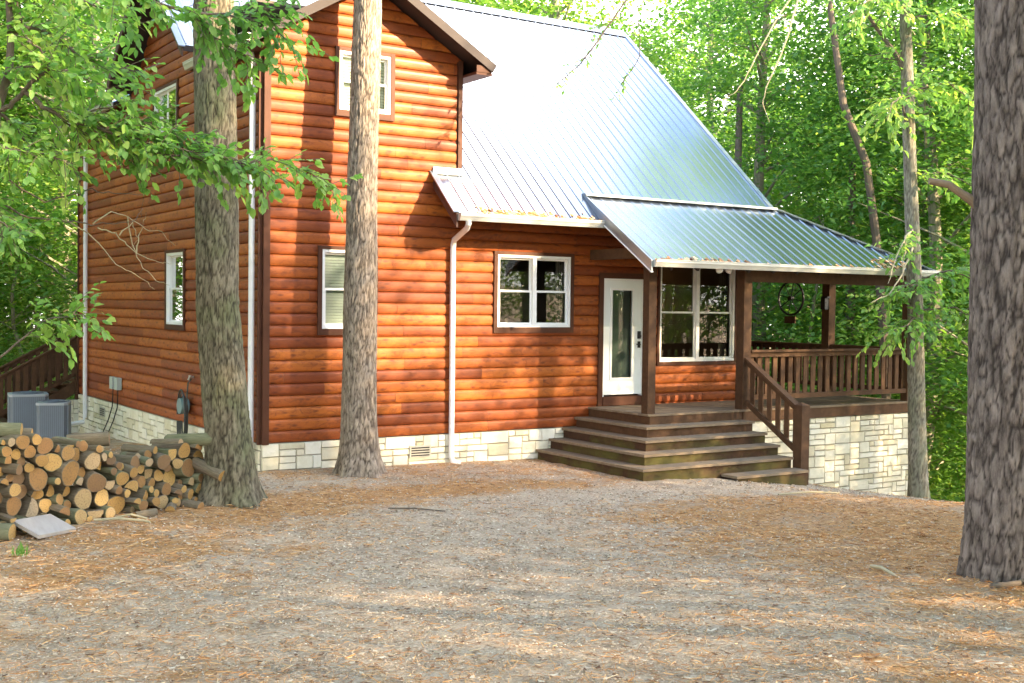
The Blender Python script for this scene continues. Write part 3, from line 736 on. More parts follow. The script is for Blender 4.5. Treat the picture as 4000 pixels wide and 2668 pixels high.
mb = MB(); mb.beam((5.90, -2.18, zpF(0, -2.18) - 0.165), (5.90, -0.25, zpF(0, -.25) - 0.165), 0.045, 0.018); mb.build('drip_edge', M_WHITE, porch_roof)
gutter((5.93, -2.15, 3.40), (13.2, -2.15, 3.40), porch_roof); gutter((13.2, -2.15, 3.40), (13.2, 10.0, 3.40), porch_roof, (1, 0, 0))
# leaf litter on the eaves
mb = MB(); r = random.Random(4)
for i in range(420):
    if r.random() < 0.5: x = r.gauss(4.25, 0.35) if r.random() < .6 else r.uniform(3.4, 5.9); y = -0.8 + abs(r.gauss(0, 0.05)); z = zmF(x, y) + 0.012
    else: x = r.choice((r.uniform(6.2, 8.0), r.uniform(6, 13), r.gauss(12, .3))); y = -2.15 + abs(r.gauss(0, 0.05)) + (0.3 * r.random() if x > 11.6 else 0); z = zpF(x, y) + 0.012
    a = r.random() * 6.28; s_ = r.uniform(0.02, 0.05)
    mb.face([(x + math.cos(a + q) * s_, y + math.sin(a + q) * s_, z + 0.6 * math.sin(a + q) * s_ + 0.006 * r.random()) for q in (0, 1.8, 3.1, 4.5)], r.random())
o = mb.build('leaf_litter', M_STRAW); tag(o, 'dry brown leaves and needles caught along the roof eaves', 'leaf litter', kind='stuff')

# porch: deck, beams, posts
mb = MB(); y = -1.78; i = 0
while y < -0.08:
    mb.box((6.20, y, 0.765), (13.12, min(y + 0.137, -0.07), 0.80 - 0.001 * (i % 2)), random.random()); y += 0.142; i += 1
x = 10.05
while x < 13.05: mb.box((x, -0.07, 0.765), (min(x + 0.137, 13.12), 9.2, 0.799), random.random()); x += 0.142
deck = mb.build('porch_deck', M_TREAD, cabin)
mb = MB(); mb.box((8.42, -1.765, 0.58), (13.11, -1.725, 0.762)); mb.box((13.11, -1.765, 0.58), (13.15, 9.2, 0.762)); mb.box((6.24, -1.75, 0.62), (8.42, -1.72, 0.762)); mb.box((6.24, -1.72, 0.62), (6.27, -0.05, 0.762)); mb.build('deck_skirt', M_DECK, deck)
mb = MB(); mb.box((8.60, -1.74, 3.10), (13.12, -1.62, 3.36)); mb.box((13.0, -1.62, 3.26), (13.12, 9.2, 3.44)); mb.box((6.22, -1.72, 3.36), (8.60, -1.62, 3.50)); mb.box((6.22, -1.62, 3.46), (6.36, -0.05, 3.64)); mb.build('porch_beam', M_DECK, cabin)
mb = MB()
xx = 6.4
while xx < 13.9: 
    mb.beam((xx, -0.12, zpF(xx, -0.12) - 0.12), (xx, -2.1, zpF(xx, -2.1) - 0.12), 0.05, 0.12) if xx < 10.6 else None
    xx += 0.6
mb.build('rafter', M_SOFF, porch_roof)
def post(x, y, z0, z1, s_=0.165, lab=None, par=cabin):
    mb = MB(); h_ = s_ / 2; mb.box((x - h_, y - h_, z0), (x + h_, y + h_, z1), random.random()); o = mb.build('porch_post', M_DECK, par)
    if lab: o['label'] = lab
post(6.31, -1.64, 0.80, 3.38); post(8.50, -1.66, 0.80, 3.38, 0.19); post(13.02, -1.66, 0.80, 3.10); post(13.02, 0.42, 0.80, 3.26, 0.2); post(13.02, 4.0, 0.80, 3.26); post(13.02, 7.5, 0.8, 3.26)
def railing(p0, p1, zt0, zt1, zb0, zb1, n, parent=cabin, bw=0.105, name='railing', cap=0.14):
    p0 = Vector(p0); p1 = Vector(p1); mb = MB()
    A, B = Vector((*p0, zt0)), Vector((*p1, zt1)); mb.beam(A, B, cap, 0.04, .6)
    mb.beam(A - Vector((0, 0, 0.065)), B - Vector((0, 0, 0.065)), 0.04, 0.09, .4)
    C_, D_ = Vector((*p0, zb0)), Vector((*p1, zb1)); mb.beam(C_, D_, 0.05, 0.09, .5)
    ro = mb.build(name, M_DECK, parent)
    d = (p1 - p0).normalized(); nrm = Vector((-d.y, d.x)) * 0.033
    for i in range(n):
        t = (i + 0.5) / n; q = p0 + (p1 - p0) * t; za = zb0 + (zb1 - zb0) * t + 0.01; zb = zt0 + (zt1 - zt0) * t - 0.05
        b = MB(); o_ = nrm * 1.0
        for sgn in (1,):
            u_ = d * bw / 2; b_ = [q - u_ + nrm * 0.9, q + u_ + nrm * 0.9, q + u_ + nrm * 1.7, q - u_ + nrm * 1.7]
            sl = (zt1 - zt0) / max(1e-6, (p1 - p0).length) * bw / 2; slb = (zb1 - zb0) / max(1e-6, (p1 - p0).length) * bw / 2
            Z0 = [za - slb, za + slb, za + slb, za - slb]; Z1 = [zb - sl, zb + sl, zb + sl, zb - sl]
            lo = [(b_[k].x, b_[k].y, Z0[k]) for k in range(4)]; hi = [(b_[k].x, b_[k].y, Z1[k]) for k in range(4)]
            tn = random.random()
            b.face(lo[::-1], tn); b.face(hi, tn)
            for k in range(4): b.face([lo[k], lo[(k + 1) % 4], hi[(k + 1) % 4], hi[k]], tn)
        b.build('baluster', M_DECK, ro)
    return ro
railing((8.60, -1.70), (13.0, -1.70), 1.85, 1.85, 1.01, 1.01, 22)
railing((13.05, -1.6), (13.05, 0.36), 1.85, 1.85, 1.01, 1.01, 10); railing((13.05, 0.5), (13.05, 3.9), 1.85, 1.85, 1.01, 1.01, 17)
railing((8.50, -1.76), (8.52, -3.00), 1.72, 0.94, 0.93, 0.16, 6)
mb = MB(); mb.box((8.43, -3.16, -0.45), (8.62, -2.97, 0.98)); mb.face([(8.43, -3.16, .98), (8.62, -3.16, .98), (8.525, -3.065, 1.03)]); mb.face([(8.62, -3.16, .98), (8.62, -2.97, .98), (8.525, -3.065, 1.03)]); mb.face([(8.62, -2.97, .98), (8.43, -2.97, .98), (8.525, -3.065, 1.03)]); mb.face([(8.43, -2.97, .98), (8.43, -3.16, .98), (8.525, -3.065, 1.03)])
mb.build('newel_post', M_DECK, cabin)
# wrap-round steps
for k in range(1, 5):
    zt = 0.80 - 0.178 * k; xk, yk = 6.22 - 0.28 * k, -1.75 - 0.312 * k; xp, yp = xk + 0.28 + 0.03, yk + 0.312 + 0.03
    mb = MB(); th = 0.042
    fr_ = [(xk - 0.02, yk - 0.02), (8.40, yk - 0.02), (8.40, yp), (xp, yp)]; lf_ = [(xk - 0.02, yk - 0.02), (xp, yp), (xp, -0.05), (xk - 0.02, -0.05)]
    for q, tn in ((fr_, .6), (lf_, .35)):
        mb.face([(a, b, zt) for a, b in q], tn); mb.face([(a, b, zt - th) for a, b in q][::-1], tn)
        for i in range(4):
            a, b = q[i], q[(i + 1) % 4]; mb.face([(*a, zt - th), (*b, zt - th), (*b, zt), (*a, zt)], tn)
    st = mb.build('step_tread', M_TREAD, cabin)
    mb = MB(); zb = zt - 0.178 if k < 4 else -0.5
    mb.box((xk + 0.02, yk + 0.02, zb), (8.38, yk + 0.045, zt - th)); mb.box((xk + 0.02, yk + 0.045, zb), (xk + 0.045, -0.06, zt - th)); mb.box((8.355, yk + 0.045, zb), (8.38, -1.75, zt - th))
    mb.build('riser', M_RISER if k > 1 else M_DECK, st)
mb = MB(); mb.box((6.24, -1.768, 0.60), (8.38, -1.751, 0.762)); mb.build('riser', M_DECK, cabin)
mb = MB(); mb.box((6.75, -3.36, -0.135), (8.42, -3.0, -0.093)); st = mb.build('step_tread', M_TREAD, cabin); mb = MB(); mb.box((6.8, -3.33, -0.5), (8.40, -3.30, -0.135)); mb.build('riser', M_RISER, st)
# flood lights under the porch gutter
fl = MB(); fl.box((7.62, -1.95, 3.36), (7.76, -1.86, 3.42)); fo = fl.build('flood_light', M_WHITE, cabin)
for dx_, yy in ((-0.17, -2.03), (0.10, -1.96)):
    mb = MB(); c = Vector((7.69 + dx_, yy, 3.29)); d = Vector((-0.5 if dx_ < 0 else 0.9, -0.8 if dx_ < 0 else -0.5, -0.25)).normalized()
    mb.tube([Vector((7.69, -1.9, 3.37)), c - d * 0.03, c, c + d * 0.05, c + d * 0.062], [0.018, 0.025, 0.055, 0.062, 0.05], 14); mb.build('lamp_head', M_WHITE, fo, True)
# lantern on far post
mb = MB(); mb.box((12.80, 0.33, 2.62), (12.92, 0.45, 2.86)); mb.box((12.84, 0.30, 2.86), (12.93, 0.48, 2.9)); mb.build('wall_lantern', M_BLACK, cabin)

# side-wall fittings
def small_box(y, lab):
    mb = MB(); pbox(mb, LF, y - 0.11, y + 0.11, 0.045, 0.14, 0.77, 1.02); o = mb.build('utility_box', simple('grey_green_box', (0.36, 0.42, 0.38), 0.5), cabin); o['label'] = lab
    pts = [(-0.09, y, 0.78), (-0.10, y + 0.02, 0.4), (-0.12, y + 0.25, 0.1), (-0.25, y + 0.45, -0.35)]; tube_part('cable', pts, 0.012, M_BLACK, o, 6)
small_box(8.1, 'left of two grey utility boxes low on the side wall'); small_box(7.72, 'right of two grey utility boxes low on the side wall')
mb = MB(); c = Vector((-0.16, 3.3, 0.78))
mb.tube([c + Vector((0.09, 0, 0)), c + Vector((0.09, 0, 0)) * 0.9, c - Vector((0.06, 0, 0)), c - Vector((0.065, 0, 0))], [0.13, 0.14, 0.14, 0.10], 18); hr = mb.build('hose_reel', simple('teal_reel', (0.16, 0.24, 0.24), 0.5), cabin)
mb = MB()
for j in range(4):
    rr_ = 0.16 + 0.015 * j; pts = []
    for i in range(21):
        t = 2 * math.pi * i / 20; pts.append((-0.12 - 0.022 * j, 3.3 + rr_ * math.cos(t), 0.62 + 0.05 * j * 0 + (0.30 + 0.05 * j) * math.sin(t) - 0.12 * (math.sin(t) < 0)))
    mb.tube(pts, 0.014, 6, cap=False)
mb.tube([(-0.08, 3.05, 1.27), (-0.14, 3.06, 1.2), (-0.15, 3.1, 0.9), (-0.14, 3.15, 0.4), (-0.16, 3.3, -0.02)], 0.014, 6)
mb.build('hose', simple('dark_hose', (0.05, 0.055, 0.05), 0.5), hr)
mb = MB(); mb.tube([(-0.04, 3.05, 1.30), (-0.12, 3.05, 1.30), (-0.14, 3.05, 1.25)], 0.02, 8); mb.box((-0.12, 3.0, 1.31), (-0.09, 3.10, 1.33)); mb.build('water_tap', simple('brass_tap', (0.45, 0.42, 0.38), 0.4, 0.8), hr)

# back stairs at the far left corner
bs = MB()
for k in range(8):
    xx = -0.05 - 0.27 * k; bs.box((xx - 0.27, 11.55, 0.80 - 0.17 * (k + 1)), (xx, 12.75, 0.84 - 0.17 * (k + 1)), random.random())
bs.box((-0.1, 11.5, 0.70), (3.6, 12.8, 0.78)); bs.beam((0.0, 11.55, 0.62), (-2.2, 11.55, -0.75), 0.05, 0.26); bs.beam((0.0, 12.75, 0.62), (-2.2, 12.75, -0.75), 0.05, 0.26)
bst = bs.build('back_stairs', M_DECK, cabin)
def rail_b(y, n, far=False):
    ra = railing((-0.02, y), (-2.3, y), 1.76, 0.55, 0.92, -0.30, n, cabin, 0.10)
rail_b(11.5, 13); rail_b(12.78, 13)
mb = MB(); mb.box((-2.42, 11.43, -0.9), (-2.30, 11.57, 0.64)); mb.box((-0.06, 11.43, -0.4), (0.06, 11.57, 1.82)); mb.build('newel_post', M_DECK, cabin)
BS = lambda u, off, z: (u, 11.40 - off, z)
stones('stone_foundation', BS, -0.95, 0.0, 0.30, -0.9, cabin, 21)

# ------------------------------------------------------------------ big near trunks
def trunk_mesh(name, pts, rad, mats, seg=110, step=0.035, plate=0.075, depth=0.022, seed=0, flare=0.0, roots=5):
    """pts: world axis points from the ground up, rad per point; bark plates are real relief"""
    pts = np.array(pts, float); rad = np.array(rad, float)
    L_ = np.concatenate([[0], np.cumsum(np.linalg.norm(np.diff(pts, axis=0), axis=1))])
    s_ = np.arange(0, L_[-1], step)
    C_ = np.stack([np.interp(s_, L_, pts[:, i]) for i in range(3)], 1); R_ = np.interp(s_, L_, rad)
    th = np.linspace(0, 2 * math.pi, seg, endpoint=False)
    V = []; ck = []; tn = []
    r0 = rad[0]
    for i, (c, r_) in enumerate(zip(C_, R_)):
        fl = flare * math.exp(-s_[i] / 0.28)
        for t in th:
            ct, st = math.cos(t), math.sin(t)
            q = Vector((ct * r0 / plate, st * r0 / plate, s_[i] / (plate * 3.0))) + Vector((seed * 7.1, 0, 0))
            wv = noise.noise_vector(q * 0.8) * 0.5 + noise.noise_vector(q * 2.3) * 0.22
            d, _p = noise.voronoi(q + wv)
            e = (d[1] - d[0])
            k_ = max(0.0, 1 - e / (0.20 + 0.14 * noise.noise(q * 0.4 + Vector((3, 1, 7)))))
            lump = noise.noise(Vector((ct * 1.5, st * 1.5, s_[i] * 0.8 + seed)))
            fine = noise.noise(q * 3.1)
            rr = r_ * (1 + 0.05 * lump) + fl * (1 + 0.55 * math.sin(roots * t + seed)) + depth * (0.5 * (1 - k_) - 0.3 + 0.25 * fine)
            V.append((c[0] + ct * rr, c[1] + st * rr, c[2])); ck.append(min(1, k_ ** 1.3)); tn.append(0.5 + 0.5 * noise.cell(Vector((q + wv))) if False else 0.5 + 0.6 * noise.noise(q * 0.9 + Vector((9, 3, 1))))
    n = len(s_); i = (np.arange(n - 1)[:, None] * seg + np.arange(seg)[None, :]).ravel(); j = (np.arange(n - 1)[:, None] * seg + (np.arange(seg)[None, :] + 1) % seg).ravel()
    Fc = np.stack([i, j, j + seg, i + seg], 1)
    me = np_mesh(name, np.array(V), Fc, mats, tone=tn, attrs={'crack': ck}, smooth=True)
    return me
def add_mesh(name, me, parent=None):
    o = bpy.data.objects.new(name, me); link(o, parent); place(o, parent); return o

# ------------------------------------------------------------------ foliage helpers
def leaf_arrays(C_, ln, wd, droop=0.25, flat=0.6, r=rng, D=None):
    n = len(C_)
    a = r.random(n) * 2 * math.pi
    if D is None: D = np.stack([np.cos(a), np.sin(a), -droop + r.normal(0, 0.35, n)], 1)
    D = D / np.linalg.norm(D, axis=1)[:, None]
    U = np.stack([r.normal(0, 1 - flat, n), r.normal(0, 1 - flat, n), np.ones(n)], 1)
    S = np.cross(D, U); S /= np.linalg.norm(S, axis=1)[:, None] + 1e-9; Nn = np.cross(S, D)
    ln = ln * r.uniform(0.65, 1.3, n)[:, None]; wd = wd * r.uniform(0.7, 1.25, n)[:, None]
    fold = r.uniform(0.1, 0.45, n)[:, None]; curl = r.uniform(-0.25, 0.05, n)[:, None]
    base = C_; tip = C_ + D * ln + Nn * ln * curl
    l1 = C_ + D * ln * 0.30 - S * wd * 0.46 + Nn * wd * fold * 0.5; l2 = C_ + D * ln * 0.68 - S * wd * 0.40 + Nn * wd * fold * 0.4 + Nn * ln * curl * 0.4
    r1 = C_ + D * ln * 0.30 + S * wd * 0.46 + Nn * wd * fold * 0.5; r2 = C_ + D * ln * 0.68 + S * wd * 0.40 + Nn * wd * fold * 0.4 + Nn * ln * curl * 0.4
    V = np.stack([base, l1, l2, tip, r2, r1], 1).reshape(-1, 3)
    k_ = np.arange(n)[:, None] * 6
    Fc = np.concatenate([k_ + np.array([[0, 3, 2, 1]]), k_ + np.array([[0, 5, 4, 3]])], 0)
    return V, Fc
def simple_leaves(C_, ln, wd, r, droop=0.2, flat=0.6):
    n = len(C_); a = r.random(n) * 2 * math.pi
    D = np.stack([np.cos(a), np.sin(a), -droop + r.normal(0, 0.4, n)], 1); D /= np.linalg.norm(D, axis=1)[:, None]
    U = np.stack([r.normal(0, 1 - flat, n), r.normal(0, 1 - flat, n), np.ones(n)], 1); S = np.cross(D, U); S /= np.linalg.norm(S, axis=1)[:, None] + 1e-9; Nn = np.cross(S, D)
    ln = (ln * r.uniform(0.6, 1.35, n))[:, None]; wd = (wd * r.uniform(0.7, 1.3, n))[:, None]
    V = np.stack([C_, C_ + D * ln * 0.45 - S * wd * 0.5 + Nn * wd * 0.15, C_ + D * ln, C_ + D * ln * 0.45 + S * wd * 0.5 + Nn * wd * 0.15], 1).reshape(-1, 3)
    return V, np.arange(n * 4).reshape(-1, 4)

def forest_variant(seed, H, zlow, R, ncl, per, ln, trunk_r, kind='leaf'):
    r = np.random.default_rng(seed); rr = random.Random(seed)
    axis = [(0, 0, -1.0)]; x = y = 0
    for i in range(1, 9):
        x += rr.gauss(0, 0.12); y += rr.gauss(0, 0.12); axis.append((x, y, H * i / 8))
    axa = np.array(axis)
    mb = MB(); mb.tube(axis, [trunk_r * (1.25 - i / 8.6) for i in range(9)], 9)
    C_ = []; T_ = []; K = []
    for i in range(ncl):
        z = zlow + (H - zlow) * (rr.random() ** 0.85); t = (z - zlow) / (H - zlow)
        rad = R * (0.45 + 0.75 * math.sin(math.pi * min(1, 0.22 + 0.75 * t))) * (rr.random() ** 0.45); a = rr.random() * 6.28
        bx, by = np.interp(z, axa[:, 2], axa[:, 0]), np.interp(z, axa[:, 2], axa[:, 1])
        K.append((bx + rad * math.cos(a), by + rad * math.sin(a), z, bx, by, rad))
    for j, (cx, cy, cz, bx, by, rad) in enumerate(K):
        if j % 5 == 0:
            zb = max(0.5, cz - rad * 0.5); mb.tube([(bx, by, zb), ((bx + cx) / 2, (by + cy) / 2, (zb + cz) / 2 + 0.15), (cx, cy, cz)], [trunk_r * 0.28, trunk_r * 0.17, 0.012], 5)
        s_ = rr.uniform(0.35, 0.75); n = int(per * (s_ / 0.55) ** 2)
        p = r.normal(0, 1, (n, 3)) * np.array([s_, s_, s_ * 0.38]); p[:, 2] -= 0.12 * (p[:, 0] ** 2 + p[:, 1] ** 2)
        C_.append(p + np.array([cx, cy, cz])); T_.append(np.clip(r.normal(rr.uniform(0.2, 0.75), 0.16, n), 0, 1))
    C_ = np.concatenate(C_); T_ = np.concatenate(T_)
    V, Fc = simple_leaves(C_, ln, ln * (0.55 if kind == 'leaf' else 0.16), r, 0.25)
    cm = np_mesh('crown', V, Fc, M_LEAFF if kind == 'leaf' else M_LEAFP, tone=np.repeat(T_, 4))
    me = bpy.data.meshes.new('trunk'); me.from_pydata(mb.v, [], mb.f); me.materials.append(M_BARKT if kind == 'leaf' else M_BARKD)
    at = me.attributes.new('tone', 'FLOAT', 'POINT'); at.data.foreach_set('value', mb.tone)
    me.polygons.foreach_set('use_smooth', [True] * len(me.polygons)); me.update()
    return me, cm
VAR = [forest_variant(31, 15, 2.2, 3.0, 190, 75, 0.19, 0.17), forest_variant(32, 18, 4.0, 3.4, 220, 72, 0.20, 0.21), forest_variant(33, 12, 1.0, 2.6, 150, 75, 0.17, 0.11),
       forest_variant(34, 20, 6.0, 3.3, 210, 72, 0.21, 0.24), forest_variant(35, 5.5, 0.3, 1.7, 80, 65, 0.15, 0.04), forest_variant(36, 7.5, 0.6, 2.0, 100, 70, 0.16, 0.06), forest_variant(37, 15, 2.0, 3.0, 62, 60, 0.19, 0.14)]
def plant_tree(v, x, y, label, group=None, s_=1.0, rz=None, z=None, name='forest_tree', cat='tree'):
    z = hz(x, y) if z is None else z
    root = empty(name, (x, y, z), label, cat, group); root.rotation_euler = (0, 0, random.random() * 6.28 if rz is None else rz); root.scale = (s_, s_, s_)
    tm, cm = VAR[v]
    for nm, me in (('trunk', tm), ('crown', cm)):
        o = bpy.data.objects.new(nm, me); COL.objects.link(o); o.parent = root
    return root

# woods behind and beside the cabin
def in_view(x, y, m_=0.05):
    d = Vector((x, y, 0)) - Vector((CAM.x, CAM.y, 0)); f_ = Vector((math.sin(yaw), math.cos(yaw), 0)); r_ = Vector((math.cos(yaw), -math.sin(yaw), 0))
    dep = d.dot(f_); lat = d.dot(r_)
    return dep > 3 and abs(lat / dep) < 0.43 + m_, dep, lat
placed = []
def try_place(n, xr, yr, vs, lab, grp, mind, smin=0.85, smax=1.2, cond=None, name='forest_tree', cat='tree'):
    k = 0; tries = 0
    while k < n and tries < 6000:
        tries += 1; x = random.uniform(*xr); y = random.uniform(*yr)
        if -3.2 < x < 17.2 and -4 < y < 15.5: continue
        if cond and not cond(x, y): continue
        if any((x - a) ** 2 + (y - b) ** 2 < mind ** 2 for a, b in placed): continue
        placed.append((x, y)); plant_tree(random.choice(vs), x, y, lab, grp, random.uniform(smin, smax), name=name, cat=cat); k += 1
iv = lambda m_=0.06: (lambda x, y: in_view(x, y, m_)[0])
try_place(26, (14, 34), (-3, 20), [0, 1, 2, 3], 'leafy green forest tree in the woods right of the cabin porch', 'forest trees right of the cabin', 2.3, cond=iv())
try_place(11, (4, 34), (15.5, 40), [0, 1, 3], 'tall leafy forest tree rising behind the metal roof', 'forest trees behind the roof', 3.0, 1.0, 1.35, cond=iv())
try_place(16, (-14, 3.5), (14, 42), [0, 1, 2, 3], 'leafy green forest tree in the woods left of the cabin', 'forest trees left of the cabin', 2.5, cond=iv())
try_place(11, (20, 60), (10, 55), [1, 3], 'distant leafy forest tree deep in the woods', 'distant forest trees', 4.0, 1.2, 1.5, cond=iv())
try_place(4, (-14, -6), (17, 26), [2, 2], 'leafy green forest tree in the woods left of the cabin', 'forest trees left of the cabin', 2.6, cond=lambda x, y: in_view(x, y, 0.10)[0] and in_view(x, y, 0)[2] < -7)
try_place(20, (14.8, 28), (-3.5, 14), [4, 5], 'bushy green sapling on the slope right of the porch', 'saplings right of the cabin', 1.6, cond=iv(), name='sapling', cat='sapling')
try_place(26, (-13, 1), (16.6, 34), [4, 5], 'bushy green sapling in the woods left of the cabin', 'saplings left of the cabin', 1.8, cond=lambda x, y: in_view(x, y, 0.06)[0] and y > 16.5, name='sapling', cat='sapling')

# thin straight trunks standing in the woods
def bare_trunk(pts, rad, label, grp=None, m_=M_BARKD, name='thin_tree'):
    root = empty(name, (pts[0][0], pts[0][1], pts[0][2]), label, 'tree', grp)
    mb = MB(); mb.tube(pts, rad, 10); o = mb.build('trunk', m_, root, True)
    top = Vector(pts[-1]); r = np.random.default_rng(int(abs(top.x * 100)))
    n = 2600; K = r.normal(0, 1, (26, 3)) * np.array([1.3, 1.3, 1.1]) + np.array(top)
    C_ = K[r.integers(0, 26, n)] + r.normal(0, 1, (n, 3)) * np.array([.45, .45, .22])
    V, Fc = simple_leaves(C_, 0.17, 0.09, r)
    add_mesh('crown', np_mesh('crown', V, Fc, M_LEAFF, tone=np.repeat(np.clip(r.normal(.5, .25, n), 0, 1), 4)), root)
    return root
for (x, y, r_, lx, ly) in ((18.5, 4.5, 0.15, 0.2, 0.3), (21.0, 1.5, 0.12, -0.3, 0.2), (16.9, 7.5, 0.16, 0.3, 0.1), (23.5, 8, 0.2, -0.2, 0), (13.5, 18, 0.2, 0.1, 0.2)):
    z = hz(x, y) - 0.2; bare_trunk([(x, y, z), (x + lx * .3, y + ly * .3, z + 4), (x + lx * .7, y + ly * .7, z + 8), (x + lx, y + ly, z + 12.5)], [r_ * 1.2, r_, r_ * .85, r_ * .5], 'thin grey trunk standing among the trees right of the cabin', 'thin grey trunks right of the cabin')
for (x, y, r_, lx, ly) in ((-4.8, 17, 0.16, 0.1, 0.2), (-3.4, 21, 0.2, 0.3, 0.3), (-6.0, 20, 0.15, -0.2, 0.0)):
    z = hz(x, y) - 0.2; bare_trunk([(x, y, z), (x + lx * .3, y + ly * .3, z + 4), (x + lx * .7, y + ly * .7, z + 8), (x + lx, y + ly, z + 12.5)], [r_ * 1.2, r_, r_ * .85, r_ * .5], 'dark trunk standing in the woods behind the back stairs', 'dark trunks behind the back stairs')

# undergrowth on the slope
def undergrowth():
    r = np.random.default_rng(77); n0 = 5200
    x = np.concatenate([r.uniform(13.6, 34, n0), r.uniform(-16, 3, 1900)]); y = np.concatenate([r.uniform(-5, 22, n0), r.uniform(12.9, 34, 1900)])
    ok = ~((x > 0) & (x < 15.2) & (y > -3) & (y < 13)) & ~((x < 15.3) & (y < -1.5) & (x > 5))
    x, y = x[ok], y[ok]; P_ = []; T_ = []
    for a, b in zip(x, y):
        k = 26; s_ = r.uniform(0.15, 0.45); p = np.stack([a + r.normal(0, s_, k), b + r.normal(0, s_, k), hz(a, b) + abs(r.normal(0, 0.45, k)) * r.uniform(0.4, 1.6)], 1); P_.append(p); T_.append(np.clip(r.normal(r.uniform(.2, .7), .15, k), 0, 1))
    P_ = np.concatenate(P_); V, Fc = simple_leaves(P_, 0.13, 0.075, r)
    o = add_mesh('undergrowth', np_mesh('undergrowth', V, Fc, M_LEAFF, tone=np.repeat(np.concatenate(T_), 4)))
    tag(o, 'low green leafy undergrowth covering the forest floor', 'undergrowth', kind='stuff')
undergrowth()

# the four near trees
def near_pine(pts, rad, m_, label, crown_z, seed, flare, roots, seg=150, plate=0.060, crown_r=2.6, depth=0.030):
    root = empty('pine_tree', tuple(pts[0]), label, 'pine tree')
    add_mesh('trunk', trunk_mesh('trunk', pts, rad, m_, seg=seg, plate=plate, seed=seed, flare=flare, roots=roots, depth=depth), root)
    top = Vector(pts[-1]); r = np.random.default_rng(seed); mb = MB()
    K = []
    for i in range(46):
        z = crown_z + r.random() * 6.5; a = r.random() * 6.28; q = crown_r * (1.1 - (z - crown_z) / 8) * r.random() ** .4
        K.append((top.x + q * math.cos(a), top.y + q * math.sin(a), z))
        if i % 3 == 0: mb.tube([(top.x, top.y, z - 0.5), K[-1]], [0.05, 0.015], 5)
    mb.tube([top, top + Vector((0, 0, crown_z + 6.5 - top.z))], [rad[-1], 0.04], 9)
    mb.build('limb', M_TWIG, root, True)
    K = np.array(K); n = 9000; C_ = K[r.integers(0, len(K), n)] + r.normal(0, 1, (n, 3)) * np.array([.42, .42, .25])
    V, Fc = simple_leaves(C_, 0.22, 0.035, r, 0.1)
    add_mesh('crown', np_mesh('crown', V, Fc, M_LEAFP, tone=np.repeat(np.clip(r.normal(.5, .2, n), 0, 1), 4)), root)
    return root
P1 = near_pine([(-1.41, -2.65, -0.08), (-1.46, -2.60, 0.9), (-1.58, -2.51, 2.58), (-1.59, -2.43, 4.81), (-1.60, -2.36, 6.5), (-1.62, -2.3, 9), (-1.6, -2.2, 14)], [0.315, 0.29, 0.268, 0.262, 0.25, 0.23, 0.15], M_BARKG, 'thick lichen covered pine trunk beside the woodpile', 13, 1, 0.20, 4)
P2 = near_pine([(1.30, -0.80, -0.12), (1.27, -0.80, 0.8), (1.27, -0.80, 2.6), (1.32, -0.75, 4.8), (1.40, -0.70, 7.1), (1.5, -0.6, 14)], [0.29, 0.265, 0.25, 0.225, 0.21, 0.13], M_BARK, 'slim grey pine trunk in front of the gable wall', 13, 2, 0.16, 5)
P4 = near_pine([(2.66, -10.96, 0.05), (2.66, -10.96, 1.3), (2.67, -10.94, 3.0), (2.66, -10.91, 6.0), (2.66, -10.85, 13)], [0.345, 0.325, 0.315, 0.31, 0.23], M_BARKD, 'massive dark pine trunk cut by the right edge of the picture'.replace(' cut by the right edge of the picture', ' nearest the camera with a broken branch stub'), 12, 3, 0.07, 5, seg=190, plate=0.072, depth=0.036)
mb = MB(); mb.tube([(2.55, -10.78, 3.50), (2.45, -10.71, 3.60), (2.36, -10.66, 3.66), (2.25, -10.60, 3.74), (2.10, -10.51, 3.77)], [0.070, 0.048, 0.038, 0.034, 0.030], 10); b = mb.build('branch_stub', simple('weathered_stub_wood', (0.20, 0.145, 0.095), 0.85, 0, 0.3, 14), P4, True)

